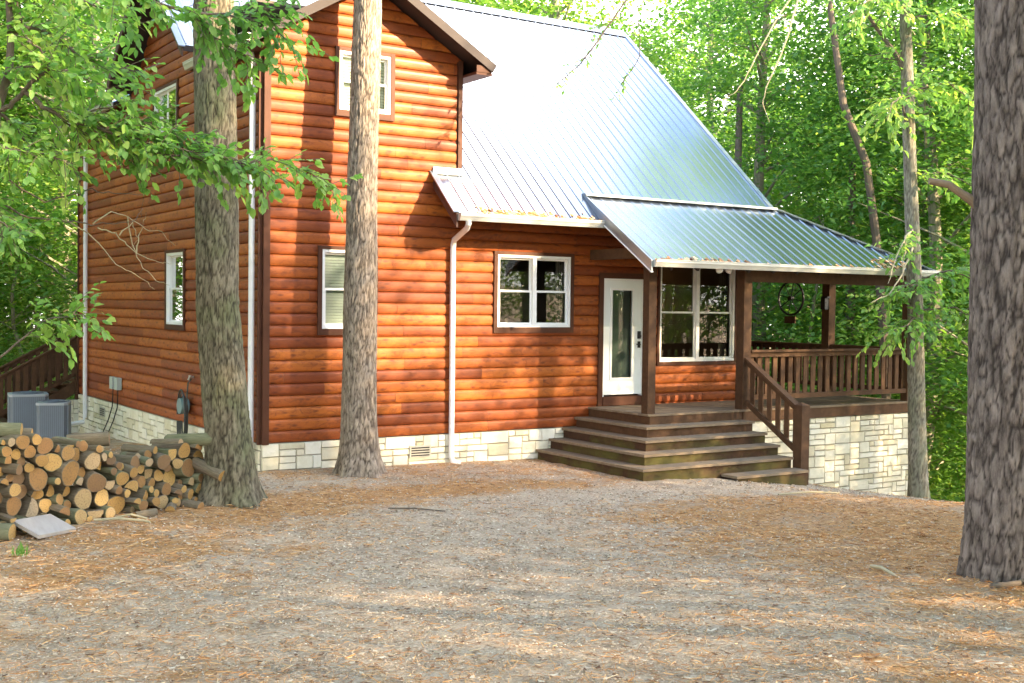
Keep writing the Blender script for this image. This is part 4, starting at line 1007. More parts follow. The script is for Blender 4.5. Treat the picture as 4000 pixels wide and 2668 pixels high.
# thin oak by the porch corner: trunk, fork, leafy side branches
oak = empty('oak_tree', (12.28, -2.60, -1.05), 'thin pale oak trunk standing in front of the porch corner', 'oak tree')
add_mesh('trunk', trunk_mesh('trunk', [(12.28, -2.60, -1.15), (12.24, -2.52, 0.8), (12.21, -2.46, 2.73), (12.15, -2.3, 5.6), (12.08, -2.16, 8.6), (12.0, -2.0, 13)], [0.185, 0.165, 0.145, 0.12, 0.105, 0.06], M_BARKT, seg=56, step=0.05, plate=0.05, seed=5, depth=0.012, flare=0.05), oak)
def spray(root_obj, limbs, leafm, twigm, seed, ln=0.075, wd=0.042, twig_len=(0.22, 0.5), gap=0.10, lgap=0.035, leafy=lambda i, t: True, droop=0.3, limb_r=0.02, name='branch', leaves_per=1, updown=0.25):
    """limbs: polylines with leafy side twigs; one branch mesh and one foliage mesh per limb"""
    r = random.Random(seed); nr = np.random.default_rng(seed)
    for li, pts in enumerate(limbs):
        pts = [Vector(p) for p in pts]; mb = MB(); n = len(pts); r0 = limb_r if not isinstance(limb_r, (list, tuple)) else limb_r[li]
        sm = []
        for i in range(n - 1):
            for j in range(4):
                t = j / 4; sm.append(pts[i].lerp(pts[i + 1], t) + Vector((r.gauss(0, .008), r.gauss(0, .008), r.gauss(0, .008))))
        sm.append(pts[-1]); m2 = len(sm)
        mb.tube(sm, [r0 * (1 - 0.8 * i / (m2 - 1)) for i in range(m2)], 7)
        Cs = []; Ds = []; tot = 0; acc = 0
        for i in range(m2 - 1):
            seg = sm[i + 1] - sm[i]; acc += seg.length
            while acc > gap:
                acc -= gap; t0 = i / (m2 - 1)
                if not leafy(li, t0): continue
                d = seg.normalized(); side = Vector((r.gauss(0, 1), r.gauss(0, 1), r.gauss(0, updown))); side = (side - d * side.dot(d)).normalized()
                dr_ = (side * 0.9 + d * 0.6 + Vector((0, 0, -0.10))).normalized(); L2 = r.uniform(*twig_len); p = sm[i].copy(); tw = [p.copy()]
                k = max(3, int(L2 / 0.06))
                for q in range(k):
                    dr_ = (dr_ + Vector((r.gauss(0, .12), r.gauss(0, .12), r.gauss(-0.05, .10)))).normalized(); p = p + dr_ * (L2 / k); tw.append(p.copy())
                    m_ = max(1, int(L2 / k / lgap))
                    for _ in range(m_ * leaves_per):
                        lp = tw[-2].lerp(tw[-1], r.random()); sd_ = dr_.cross(Vector((0, 0, 1))) * r.choice((-1, 1))
                        Cs.append(tuple(lp)); dd = (sd_ * r.uniform(.4, 1.1) + dr_ * r.uniform(.3, .9) + Vector((0, 0, r.gauss(-droop, .25)))); Ds.append(tuple(dd))
                Cs.append(tuple(p)); Ds.append(tuple(dr_ + Vector((0, 0, -droop * .5))))
                mb.tube(tw, [r0 * 0.28] + [r0 * 0.16] * (len(tw) - 1) if r0 > 0.012 else [0.004] * len(tw), 4, cap=False)
        bo = mb.build(name, twigm, root_obj, True)
        if Cs:
            V, Fc = leaf_arrays(np.array(Cs), ln, wd, r=nr, D=np.array(Ds), flat=0.55)
            T_ = np.clip(nr.normal(0.5, 0.18, len(Cs)) + 0.25 * np.sin(np.array(Cs)[:, 0] * 3.1 + np.array(Cs)[:, 1] * 2.3), 0, 1)
            add_mesh('foliage', np_mesh('foliage', V, Fc, leafm, tone=np.repeat(T_, 6)), bo)
# side branches of the oak (leaf clusters in front of the porch corner and hanging from above)
ok_l = [[(12.19, -2.3, 6.85), (11.9, -2.08, 7.59), (11.3, -1.66, 8.56), (10.92, -1.36, 9.78)], [(12.2, -2.45, 2.9), (11.9, -2.7, 3.1), (11.4, -2.9, 3.1), (10.9, -3.0, 2.9)], [(12.22, -2.48, 2.4), (11.8, -2.8, 2.5), (11.3, -3.0, 2.35), (10.6, -3.1, 2.2)],
        [(12.2, -2.45, 3.2), (12.5, -3.0, 3.4), (12.9, -3.3, 3.2), (13.3, -3.5, 2.9)], [(12.2, -2.45, 2.6), (12.7, -3.0, 2.7), (13.1, -3.2, 2.4)], [(12.18, -2.4, 3.6), (11.7, -2.6, 3.9), (11.2, -2.7, 3.8)],
        [(12.1, -2.2, 6.8), (12.7, -2.7, 7.0), (13.2, -3.0, 6.6), (13.5, -3.2, 6.2)], [(12.1, -2.2, 6.3), (11.5, -2.6, 6.6), (10.9, -2.9, 6.4), (10.5, -3.1, 6.0)], [(12.15, -2.3, 5.2), (12.8, -2.6, 5.3), (13.4, -2.9, 5.0)],
        [(12.08, -2.16, 8.4), (11.3, -2.5, 8.5), (10.4, -2.7, 8.2), (9.8, -2.8, 7.8)], [(12.08, -2.16, 8.2), (12.6, -2.8, 8.3), (13.3, -3.3, 7.9)]]
spray(oak, ok_l, M_LEAF, M_TWIG, 51, 0.13, 0.085, (0.35, 0.8), 0.075, 0.045, limb_r=[0.06] + [0.022] * 10, leaves_per=1)
bare = [[(12.1, -2.2, 9.2), (10.5, -2.8, 9.3), (9.3, -2.6, 8.8), (8.67, -2.23, 7.82), (8.30, -2.0, 7.0), (8.08, -1.89, 6.51), (7.88, -1.75, 6.30), (7.70, -1.65, 6.26)], [(9.3, -2.6, 8.8), (8.93, -2.39, 8.05), (8.75, -2.3, 7.3), (8.45, -2.15, 6.5), (8.40, -2.11, 6.21), (8.55, -2.15, 5.9)],
        [(12.2, -2.4, 4.2), (11.6, -2.7, 4.0), (11.1, -2.9, 3.6), (10.75, -3.0, 3.1)], [(11.6, -2.7, 4.0), (11.3, -2.9, 3.6), (11.15, -3.0, 3.05)], [(12.2, -2.4, 3.9), (11.4, -2.8, 3.3), (10.9, -2.9, 2.9), (10.3, -3.0, 2.75)]]
spray(oak, bare, M_LEAF, M_PALE, 52, limb_r=0.022, leafy=lambda i, t: False, name='bare_branch')
hang = [[(12.0, -2.1, 9.8), (9.0, -2.4, 10.2), (6.6, -2.4, 9.2), (5.4, -2.3, 7.8), (4.87, -2.16, 7.01), (4.52, -1.95, 6.45), (4.17, -1.73, 6.10)], [(5.4, -2.3, 7.8), (5.33, -2.48, 6.6), (5.05, -2.3, 6.1), (4.92, -2.23, 5.83)], [(5.4, -2.3, 7.8), (5.0, -2.2, 7.2), (4.6, -2.0, 6.9)]]
spray(oak, hang, M_LEAF, M_TWIG, 53, 0.085, 0.045, (0.12, 0.3), 0.12, 0.05, leafy=lambda i, t: t > (0.66 if i == 0 else 0.35), limb_r=[0.03, 0.01, 0.01])
bare_trunk([(16.0, 1.1, -1.6), (15.82, 1.25, 2.1), (15.69, 1.42, 4.34), (15.51, 1.6, 6.06), (15.07, 1.94, 7.43), (14.8, 2.2, 9.87), (14.7, 2.3, 12.5)], [0.12, 0.11, 0.10, 0.09, 0.085, 0.07, 0.04], 'crooked brown trunk rising behind the porch roof', m_=M_TWIG)

# young elm at the left edge: branches reach across in front of the side wall
elm = empty('elm_tree', (-5.3, -4.26, 0.0), 'young elm tree at left whose leafy branches cross the side wall', 'elm tree')
mb = MB(); mb.tube([(-5.3, -4.26, -0.05), (-5.0, -4.25, 1.5), (-4.70, -4.24, 3.0), (-4.62, -4.24, 3.72), (-4.57, -4.24, 4.17), (-4.53, -4.24, 4.53), (-4.41, -4.28, 4.92), (-4.39, -4.28, 5.28), (-4.45, -4.3, 6.2), (-4.3, -4.4, 8)], [0.11, 0.095, 0.085, 0.08, 0.075, 0.055, 0.042, 0.036, 0.028, 0.015], 12)
mb.build('trunk', M_TWIG, elm, True)
B = [[(-4.5, -4.24, 4.53), (-4.42, -4.35, 4.58), (-4.31, -4.49, 4.72), (-4.21, -4.62, 4.86), (-4.12, -4.74, 4.91), (-4.13, -4.8, 5.02), (-4.22, -4.81, 5.11), (-4.34, -4.79, 5.17)],
     [(-4.39, -4.28, 5.28), (-4.29, -4.24, 5.41), (-4.13, -4.24, 5.41), (-3.92, -4.28, 5.35), (-3.72, -4.31, 5.18), (-3.6, -4.29, 5.15), (-3.35, -4.35, 5.1), (-3.05, -4.45, 5.05)],
     [(-4.30, -4.25, 5.40), (-4.31, -4.33, 5.5), (-4.34, -4.3, 5.65), (-4.38, -4.27, 6.1)],
     [(-4.5, -4.24, 4.53), (-4.35, -4.24, 4.39), (-4.21, -4.25, 4.24), (-4.0, -4.29, 4.13), (-3.81, -4.32, 3.99), (-3.69, -4.31, 3.88)],
     [(-4.31, -4.49, 4.72), (-4.14, -4.62, 4.58), (-3.94, -4.67, 4.46), (-3.67, -4.76, 4.38), (-3.33, -4.89, 4.26), (-3.06, -4.99, 4.14), (-2.71, -5.12, 4.11), (-2.37, -5.26, 4.06), (-2.08, -5.36, 3.98)],
     [(-3.67, -4.78, 4.38), (-3.39, -4.81, 4.42), (-3.16, -4.8, 4.53), (-2.92, -4.79, 4.57)],
     [(-2.34, -5.25, 4.07), (-1.98, -5.31, 4.15), (-1.74, -5.34, 4.05), (-1.44, -5.43, 3.94), (-1.26, -5.43, 3.86)],
     [(-4.57, -4.22, 3.64), (-4.19, -4.17, 3.47), (-3.81, -4.11, 3.46), (-3.52, -3.99, 3.44), (-3.07, -3.97, 3.49), (-2.89, -3.77, 3.66)],
     [(-4.5, -4.2, 3.9), (-4.05, -4.2, 3.63), (-3.57, -4.21, 3.8), (-3.3, -4.09, 3.78), (-2.96, -4.02, 3.79), (-2.91, -3.76, 3.56)],
     [(-4.36, -4.29, 5.8), (-3.79, -5.3, 5.75), (-3.5, -5.49, 5.6), (-3.15, -5.52, 5.54), (-2.79, -5.56, 5.51), (-2.42, -5.6, 5.52), (-2.11, -5.61, 5.47), (-1.85, -5.59, 5.28)],
     [(-2.48, -5.6, 5.52), (-2.3, -5.88, 5.57), (-2.0, -6.0, 5.58)],
     [(-4.60, -4.25, 1.9), (-4.55, -4.7, 2.05), (-4.36, -4.83, 2.26), (-4.17, -4.77, 2.41), (-3.86, -4.67, 2.48), (-3.62, -4.53, 2.47)],
     [(-4.3, -4.3, 5.9), (-4.0, -4.6, 5.75), (-3.6, -4.8, 5.6), (-3.2, -4.9, 5.4)], [(-4.5, -4.3, 4.9), (-4.3, -4.7, 4.95), (-4.0, -4.9, 4.9), (-3.6, -5.0, 4.75), (-3.3, -5.1, 4.6)],
     [(-3.9, -4.6, 4.5), (-3.5, -4.6, 4.62), (-3.1, -4.8, 4.45), (-2.7, -4.95, 4.32), (-2.3, -5.0, 4.22)], [(-3.6, -4.8, 4.36), (-3.2, -5.0, 4.25), (-2.8, -5.25, 4.16), (-2.45, -5.4, 4.10), (-2.15, -5.5, 3.98)], [(-3.3, -4.8, 4.25), (-3.0, -4.7, 4.25), (-2.6, -4.9, 4.2), (-2.2, -4.95, 4.05)], [(-3.95, -4.6, 4.45), (-3.6, -4.4, 4.3), (-3.3, -4.35, 4.15), (-3.0, -4.4, 4.05)], [(-2.9, -5.5, 5.5), (-2.6, -5.3, 5.35), (-2.3, -5.3, 5.2), (-2.1, -5.3, 5.05)],
     [(-4.52, -4.3, 4.2), (-4.45, -4.7, 4.1), (-4.2, -5.0, 4.05), (-3.9, -5.1, 3.95)], [(-4.55, -4.3, 3.6), (-4.6, -4.8, 3.4), (-4.45, -5.1, 3.2)]]
rad = [0.030, 0.028, 0.02, 0.02, 0.026, 0.012, 0.012, 0.012, 0.010, 0.022, 0.01, 0.014, 0.014, 0.014, 0.010, 0.010, 0.010, 0.010, 0.010, 0.012, 0.012]
def lf(i, t):
    if i in (7, 8): return False
    if i == 0: return t > 0.5
    if i == 3: return t < 0.5 or t > .8
    if i == 4: return t > 0.12
    if i == 9: return t > 0.12
    if i == 11: return t > 0.35
    return True
spray(elm, B, M_LEAF, M_TWIG, 61, 0.105, 0.074, (0.16, 0.50), 0.034, 0.040, leafy=lf, limb_r=rad, leaves_per=1, updown=0.45)
twb = [[(-3.8, -4.05, 3.47), (-3.5, -4.0, 3.3), (-3.25, -3.95, 3.02), (-3.0, -3.9, 2.9), (-2.8, -3.9, 2.75)], [(-3.5, -4.0, 3.45), (-3.3, -3.95, 3.6), (-3.1, -3.9, 3.55), (-2.9, -3.85, 3.42), (-2.7, -3.85, 3.4), (-2.55, -3.85, 3.25)], [(-3.1, -3.9, 3.55), (-3.05, -3.85, 3.3), (-2.95, -3.8, 3.05), (-2.75, -3.8, 2.85), (-2.6, -3.8, 2.8)], [(-3.45, -4.01, 3.4), (-3.27, -4.03, 3.35), (-3.14, -4.01, 3.23), (-3.04, -3.99, 3.15), (-2.9, -3.98, 3.09), (-2.74, -3.98, 3.05), (-2.63, -3.96, 3.04)], [(-3.23, -4.03, 3.33), (-3.09, -4.04, 3.48), (-2.99, -3.92, 3.3), (-3.0, -3.71, 3.22)], [(-3.04, -3.99, 3.15), (-2.97, -3.95, 3.4), (-2.9, -3.9, 3.6)]]
spray(elm, twb, M_LEAF, M_PALE, 62, limb_r=0.008, leafy=lambda i, t: False, name='bare_branch')

# trees standing round the yard outside the picture: they shade it and let single sunbeams through
def seg_dist(px, py, ax, ay, dx, dy):
    t = max(0, (px - ax) * dx + (py - ay) * dy); return math.hypot(px - ax - dx * t, py - ay - dy * t), t
sx, sy = TO_SUN.x / math.hypot(TO_SUN.x, TO_SUN.y), TO_SUN.y / math.hypot(TO_SUN.x, TO_SUN.y); sl = TO_SUN.z / math.hypot(TO_SUN.x, TO_SUN.y)
BEAMS = [(0.5, 0.0, 5.4, 0.6), (3.4, -3.4, 0.0, -1.3)]
rc = random.Random(12); cnt = 0; spots = []
for d, s_lo, v_, x0s in ((13.5, 0.80, 2, (-4.4, -1.0, 6.8, 10.2)), (21.5, 0.72, 0, (-3.6, 0.2)), (20.0, 1.0, 6, np.arange(5.2, 16, 3.6)), (25.0, 1.05, 6, np.arange(5.6, 18, 4.0))):
    for x0 in x0s:
        x, y = x0 + sx * d + rc.uniform(-.4, .4), sy * d + rc.uniform(-.5, .5)
        if in_view(x, y, 0.13)[0] or math.hypot(x - CAM.x, y - CAM.y) < 4: continue
        placed.append((x, y)); plant_tree(v_, x, y, 'bushy tree shading the front of the cabin from beyond the picture', 'shade trees in front of the cabin', s_lo * rc.uniform(0.96, 1.04), z=hz(x, y))
while cnt < 24 and len(spots) < 4000:
    d = rc.uniform(12, 40); lat = rc.uniform(-16, 14); x = 2.0 + sx * d - sy * lat; y = -3.0 + sy * d + sx * lat
    spots.append(0)
    if in_view(x, y, 0.30)[0] and in_view(x, y, 0)[1] > 0: continue
    if math.hypot(x - CAM.x, y - CAM.y) < 4.5: continue
    if any(math.hypot(x - a, y - b) < 3.0 for a, b in placed): continue
    bad = False
    for bx, by, bz, br in BEAMS:
        q, t = seg_dist(x, y, bx, by, sx, sy)
        if q < br + 3.3 and bz + sl * t < 19: bad = True
    if bad:                                   # only low young trees stand in the way of the beam
        hb = min(bz + sl * seg_dist(x, y, bx, by, sx, sy)[1] for bx, by, bz, br in BEAMS[:1])
        if rc.random() < 0.35 and hb > 7: placed.append((x, y)); plant_tree(2, x, y, 'low bushy young tree shading the yard from beyond the picture', 'shade trees around the yard', min(1.2, (hb - 1.7) / 12.0), z=hz(x, y))
        continue
    placed.append((x, y)); cnt += 1
    plant_tree(rc.choice((6, 6, 6, 1, 6)), x, y, 'tall leafy tree shading the yard from beyond the picture', 'shade trees around the yard', rc.uniform(0.9, 1.2), z=hz(x, y))

kk = 0
for i in range(120):
    x, y = (rc.uniform(-14, -2.5), rc.uniform(17, 36)) if i % 4 else (rc.uniform(-17, -9), rc.uniform(0, 14))
    if kk >= 20 or (in_view(x, y, 0.04)[0]) or any(math.hypot(x - p_, y - q_) < 2.6 for p_, q_ in placed): continue
    kk += 1; placed.append((x, y)); plant_tree(rc.choice((0, 1, 2)), x, y, 'tall leafy tree shading the yard from beyond the picture', 'shade trees around the yard', rc.uniform(0.9, 1.2), z=hz(x, y))
for x, y, v_ in ((-8.9, 3.0, 0), (-9.4, 8.6, 0), (-11.0, -3.0, 0), (-13.5, 1.5, 1), (-11.5, 6.0, 0), (-15.0, -7.0, 0)):
    placed.append((x, y)); plant_tree(v_, x, y, 'tall leafy tree shading the yard from beyond the picture', 'shade trees around the yard', 1.0, z=hz(x, y))
for i in range(16):                                  # the woods behind the photographer, mirrored in the window panes
    a = yaw + math.pi + rc.uniform(-1.5, 1.3); d = rc.uniform(7, 24); x, y = CAM.x + math.sin(a) * d, CAM.y + math.cos(a) * d
    if any(math.hypot(x - p_, y - q_) < 3.0 for p_, q_ in placed) or (x > 6 and y > -14): continue
    if any(seg_dist(x, y, bx, by, sx, sy)[0] < br + 1.4 for bx, by, bz, br in BEAMS): continue
    placed.append((x, y)); plant_tree(rc.choice((0, 1, 2)), x, y, 'tall leafy tree shading the yard from beyond the picture', 'shade trees around the yard', rc.uniform(0.8, 1.1), z=hz(x, y))

# ------------------------------------------------------------------ woodpile
def cut_mat():
    m_, t, b = mat('sawn_end_grain', rough=0.8)
    co = N(t, 'ShaderNodeTexCoord').outputs['Object']; oi = N(t, 'ShaderNodeObjectInfo')
    wv = N(t, 'ShaderNodeTexWave', wave_type='RINGS', rings_direction='Z'); wv.inputs['Scale'].default_value = 5.0; wv.inputs['Distortion'].default_value = 1.2; wv.inputs['Detail'].default_value = 3
    t.links.new(co, wv.inputs['Vector']); n1 = noise_n(t, 5, 5, 0.7, co)
    a = ramp(t, [(0.0, (0.17, 0.11, 0.060)), (0.25, (0.27, 0.145, 0.050)), (0.5, (0.39, 0.23, 0.066)), (0.85, (0.49, 0.32, 0.11)), (1.0, (0.34, 0.27, 0.175))], oi.outputs['Random']).outputs['Color']
    c = mixc(t, a, mixc(t, a, (0.62, 0.50, 0.42), 1.0, 'MULTIPLY'), math_n(t, 'MULTIPLY', wv.outputs['Fac'], 0.55))
    c = mixc(t, c, (0.10, 0.06, 0.035), ramp(t, [(0.50, (0, 0, 0)), (0.70, (0.9, 0.9, 0.9))], n1.outputs['Fac']).outputs['Color'])
    t.links.new(c, b.inputs['Base Color']); bump(t, b, n1.outputs['Fac'], 0.4, 0.01); return m_
M_CUT = cut_mat()
M_LOGB = wood_mat('firewood_bark', (0.040, 0.028, 0.018), (0.27, 0.22, 0.15), 0.9, stretch=(2, 2, 1.5))
M_LOGG = wood_mat('mossy_firewood_bark', (0.035, 0.036, 0.018), (0.26, 0.26, 0.16), 0.9, stretch=(2, 2, 1.5))
def log_proto(seed, split=0, m_=None):
    """unit radius log, axis +Z, front cap at z = 0"""
    r = random.Random(seed); seg = 22; rings = 7
    prof = []
    for j in range(seg):
        t = 2 * math.pi * j / seg; q = 1 + 0.07 * math.sin(2 * t + seed) + 0.05 * math.sin(3 * t + seed * 2) + r.uniform(-.025, .025)
        x_, y_ = math.cos(t) * q, math.sin(t) * q
        if split == 1 and y_ < -0.15: y_ = -0.15 + r.uniform(-.03, .03)
        if split == 2:
            if y_ < -0.2: y_ = -0.2 + (y_ + 0.2) * 0.15
            if x_ < -0.35: x_ = -0.35 + (x_ + 0.35) * 0.2
        prof.append((x_, y_))
    mb = MB(); bx, by = r.uniform(-.03, .03), r.uniform(-.03, .03)
    R_ = []
    for i in range(rings):
        z = i / (rings - 1); R_.append([(x_ * (1 + r.uniform(-.02, .02)) + bx * 4 * z * (1 - z), y_ * (1 + r.uniform(-.02, .02)) + by * 4 * z * (1 - z), z) for x_, y_ in prof])
    for i in range(rings - 1):
        for j in range(seg): mb.face([R_[i][j], R_[i][(j + 1) % seg], R_[i + 1][(j + 1) % seg], R_[i + 1][j]], .5)
    mb.face(R_[-1], .5)
    cut = MB(); c = (0, 0, -0.004)
    inner = [(x_ * 0.93, y_ * 0.93, -0.006) for x_, y_, z in R_[0]]
    for j in range(seg):
        cut.face([inner[(j + 1) % seg], inner[j], (0.0, 0.0, -0.010 + 0.0)], .5); mb.face([R_[0][(j + 1) % seg], R_[0][j], inner[j], inner[(j + 1) % seg]], .5)
    def mk(m__, nm, mt, weld):
        me = bpy.data.meshes.new(nm); me.from_pydata(m__.v, [], m__.f); me.materials.append(mt)
        at = me.attributes.new('tone', 'FLOAT', 'POINT'); at.data.foreach_set('value', m__.tone); me.update(); return me
    return mk(mb, 'firewood_log', m_, 1), mk(cut, 'cut_end', M_CUT, 1)
PROTO = [log_proto(1, 0, M_LOGB), log_proto(2, 0, M_LOGG), log_proto(3, 0, M_LOGB), log_proto(4, 1, M_LOGB), log_proto(5, 2, M_LOGG), log_proto(6, 0, M_LOGB), log_proto(7, 0, M_LOGG), log_proto(8, 1, M_LOGB)]
PA, PB = Vector((-4.85, -3.69)), Vector((-1.66, -2.42)); pd = (PB - PA); PL = pd.length; pd.normalize(); pn = Vector((-pd.y, pd.x))
Hs = [(0, 1.08), (0.9, 1.12), (1.2, 0.92), (1.7, 0.92), (2.1, 0.62), (2.5, 0.72), (2.9, 0.84), (3.2, 0.80), (PL, 0.60)]
rp = random.Random(5); circ = []
def cap_h(s_): return float(np.interp(s_, [a for a, b in Hs], [b for a, b in Hs]))
def free(s_, z, r_): return z >= r_ - 1e-4 and all((s_ - a) ** 2 + (z - b) ** 2 >= (r_ + c) ** 2 * 0.985 for a, b, c in circ)
for it in range(900):
    r_ = min(0.15, max(0.038, rp.choice((rp.gauss(0.075, 0.018), rp.gauss(0.052, 0.010), rp.gauss(0.070, .016), rp.gauss(0.056, .012), rp.gauss(0.110, 0.015)))))
    cand = [(rp.uniform(r_, PL - r_), r_) for _ in range(14)]
    cs = rp.uniform(0, PL); near = [c for c in circ if abs(c[0] - cs) < 0.45]
    for i in range(len(near)):
        for j in range(i + 1, len(near)):
            a, b = near[i], near[j]; d = math.hypot(a[0] - b[0], a[1] - b[1]); ra, rb = a[2] + r_, b[2] + r_
            if d > ra + rb or d < abs(ra - rb) or d < 1e-6: continue
            x_ = (ra * ra - rb * rb + d * d) / (2 * d); h_ = math.sqrt(max(0, ra * ra - x_ * x_)); ux, uz = (b[0] - a[0]) / d, (b[1] - a[1]) / d
            for sg in (1, -1): cand.append((a[0] + ux * x_ - uz * h_ * sg, a[1] + uz * x_ + ux * h_ * sg))
    ok = [c for c in cand if r_ * 0.6 < c[0] < PL - r_ * 0.6 and c[1] + r_ * 0.7 < cap_h(c[0]) and free(c[0], c[1], r_)]
    if ok:
        c = min(ok, key=lambda c: c[1]); circ.append((c[0], c[1], r_))
def size_w(r_): return 'thin' if r_ < 0.06 else ('medium' if r_ < 0.105 else 'thick')
for i, (s_, z, r_) in enumerate(circ):
    p = PA + pd * s_; k = rp.choice((0, 1, 2, 5, 6, 0, 2, 1, 3, 4, 7)); body, cut = PROTO[k]
    split = k in (3, 4, 7); gz = hz(p.x, p.y)
    zone = 'left end' if s_ < 1.1 else ('middle' if s_ < 2.3 else 'right end'); row = 'low' if z < 0.3 else ('topmost' if z > cap_h(s_) - 0.22 else 'halfway up')
    lab = f"{size_w(r_)} {'split' if split else 'round'} firewood log lying {row} in the {zone} of the woodpile"
    o = bpy.data.objects.new('firewood_log', body); COL.objects.link(o); tag(o, lab, 'firewood', 'firewood logs in the woodpile')
    axis = Vector((pn.x, pn.y, 0)) + Vector((rp.gauss(-0.05, .17), rp.gauss(0, .05), rp.gauss(0, .09)))
    q = axis.normalized().to_track_quat('Z', 'Y'); off = rp.uniform(-0.12, 0.08) - (0.10 if z < 0.25 else 0)
    o.rotation_mode = 'QUATERNION'; o.rotation_quaternion = q @ Vector((0, 0, 1)).rotation_difference(Vector((0, 0, 1)))
    from mathutils import Quaternion
    roll_ = (rp.random() * 6.28 if not split else rp.choice((0, 3.14, .4, 2.0))); o.rotation_quaternion = q @ Quaternion((0, 0, 1), roll_)
    o.location = (p.x + pn.x * off, p.y + pn.y * off, gz + z + 0.0); o.scale = (r_, r_, rp.uniform(0.42, 0.52))
    c_ = bpy.data.objects.new('cut_end', cut); COL.objects.link(c_); c_.parent = o
def loose_log(a, b, r_, k, lab):
    a, b = Vector(a), Vector(b); body, cut = PROTO[k]; o = bpy.data.objects.new('firewood_log', body); COL.objects.link(o); tag(o, lab, 'firewood', 'firewood logs in the woodpile')
    o.rotation_mode = 'QUATERNION'; o.rotation_quaternion = (b - a).normalized().to_track_quat('Z', 'Y'); o.location = a; o.scale = (r_, r_, (b - a).length)
    c_ = bpy.data.objects.new('cut_end', cut); COL.objects.link(c_); c_.parent = o
loose_log((-1.60, -2.72, 0.88), (-2.15, -2.30, 0.84), 0.085, 1, 'mossy log lying across the top right of the woodpile against the pine')
loose_log((-1.62, -2.86, 0.42), (-1.85, -2.45, 0.56), 0.085, 0, 'bark covered log tilted down in front of the pine trunk')
loose_log((-3.0, -2.75, 0.96), (-3.45, -2.60, 0.93), 0.085, 2, 'pale log lying across the top middle of the woodpile')
loose_log((-4.10, -3.30, 1.16), (-4.65, -3.1, 1.18), 0.085, 1, 'greenish thick log lying on the top left of the woodpile')
loose_log((-3.95, -3.10, 1.08), (-4.5, -2.9, 1.10), 0.08, 0, 'brown log just under the topmost log at the left of the woodpile')
loose_log((-4.28, -3.75, 0.10), (-4.85, -3.4, 0.12), 0.11, 6, 'thick grey log lying on the ground left of the grey plank')
for i, (x, y, a) in enumerate(((-2.85, -3.3, .4), (-2.35, -3.05, 1.2), (-1.95, -3.0, 2.0))):
    loose_log((x, y, 0.075), (x + .3 * math.cos(a), y + .3 * math.sin(a), 0.08), 0.06, (3, 7, 3)[i], ('bark chunk fallen in front of the woodpile near its middle', 'split chunk fallen before the woodpile between two others', 'split chunk fallen closest to the big pine')[i])
# plank, sticks, root, tuft
mb = MB(); M = Matrix.Translation((-3.93, -3.66, 0.13)) @ Matrix.Rotation(math.radians(28), 4, 'Z') @ Matrix.Rotation(math.radians(16), 4, 'X'); mb.box((-0.25, -0.22, -0.02), (0.25, 0.22, 0.02), .5, M)
tag(mb.build('plank', wood_mat('grey_weathered_board', (0.30, 0.27, 0.25), (0.46, 0.42, 0.39), 0.85, stretch=(6, 1, 3))), 'short pale grey board lying in front of the woodpile', 'board')
def stick(pts, r_, lab, m_=M_TWIG, nm='stick'):
    pts = [(x, y, hz(x, y) + z) for x, y, z in pts]; mb = MB(); mb.tube(pts, [r_, r_ * 1.1, r_ * .9, r_ * .6][:len(pts)] if len(pts) <= 4 else r_, 7); tag(mb.build(nm, m_, None, True), lab, 'stick')
stick([(0.05, -4.15, .02), (0.3, -4.38, .028), (0.55, -4.7, .02)], 0.009, 'dark stick lying on the gravel in front of the cabin')
stick([(-3.35, -3.45, .05), (-3.1, -3.55, .06), (-2.85, -3.7, .04), (-2.8, -3.78, .03)], 0.016, 'pale forked stick lying below the woodpile', M_PALE)
stick([(-3.1, -3.42, .05), (-2.95, -3.52, .09), (-2.78, -3.58, .04)], 0.012, 'thin curved twig lying beside the pale forked stick', M_PALE)
stick([(2.05, -10.0, .05), (1.95, -10.2, .06), (1.85, -10.4, .03), (1.8, -10.5, .01)], 0.016, 'knobbly pale root sticking out of the pine straw', M_PALE, 'tree_root')
stick([(2.55, -10.62, .05), (2.9, -10.5, .07), (3.3, -10.42, .08), (3.6, -10.3, .06)], 0.016, 'long stick leaning toward the foot of the dark pine')
stick([(2.0, -11.3, .03), (2.3, -11.35, .04), (2.6, -11.2, .03)], 0.022, 'short brown bark strip on the straw below the dark pine')
stick([(6.0, -5.0, .03), (6.6, -5.05, .05), (7.3, -5.0, .03)], 0.014, 'long thin stick at the edge of the straw mound', M_PALE)
r8 = np.random.default_rng(8); n = 26; C_ = np.stack([-4.42 + r8.normal(0, .035, n), -4.9 + r8.normal(0, .035, n), np.full(n, hz(-4.42, -4.9) + .01)], 1)
V, Fc = leaf_arrays(C_, 0.13, 0.012, r=r8, D=np.stack([r8.normal(0, .35, n), r8.normal(0, .35, n), np.ones(n)], 1))
tag(add_mesh('grass_tuft', np_mesh('grass_tuft', V, Fc, M_LEAF, tone=np.full(n * 6, .6))), 'small bright green grass tuft on the bare ground at left', 'grass')

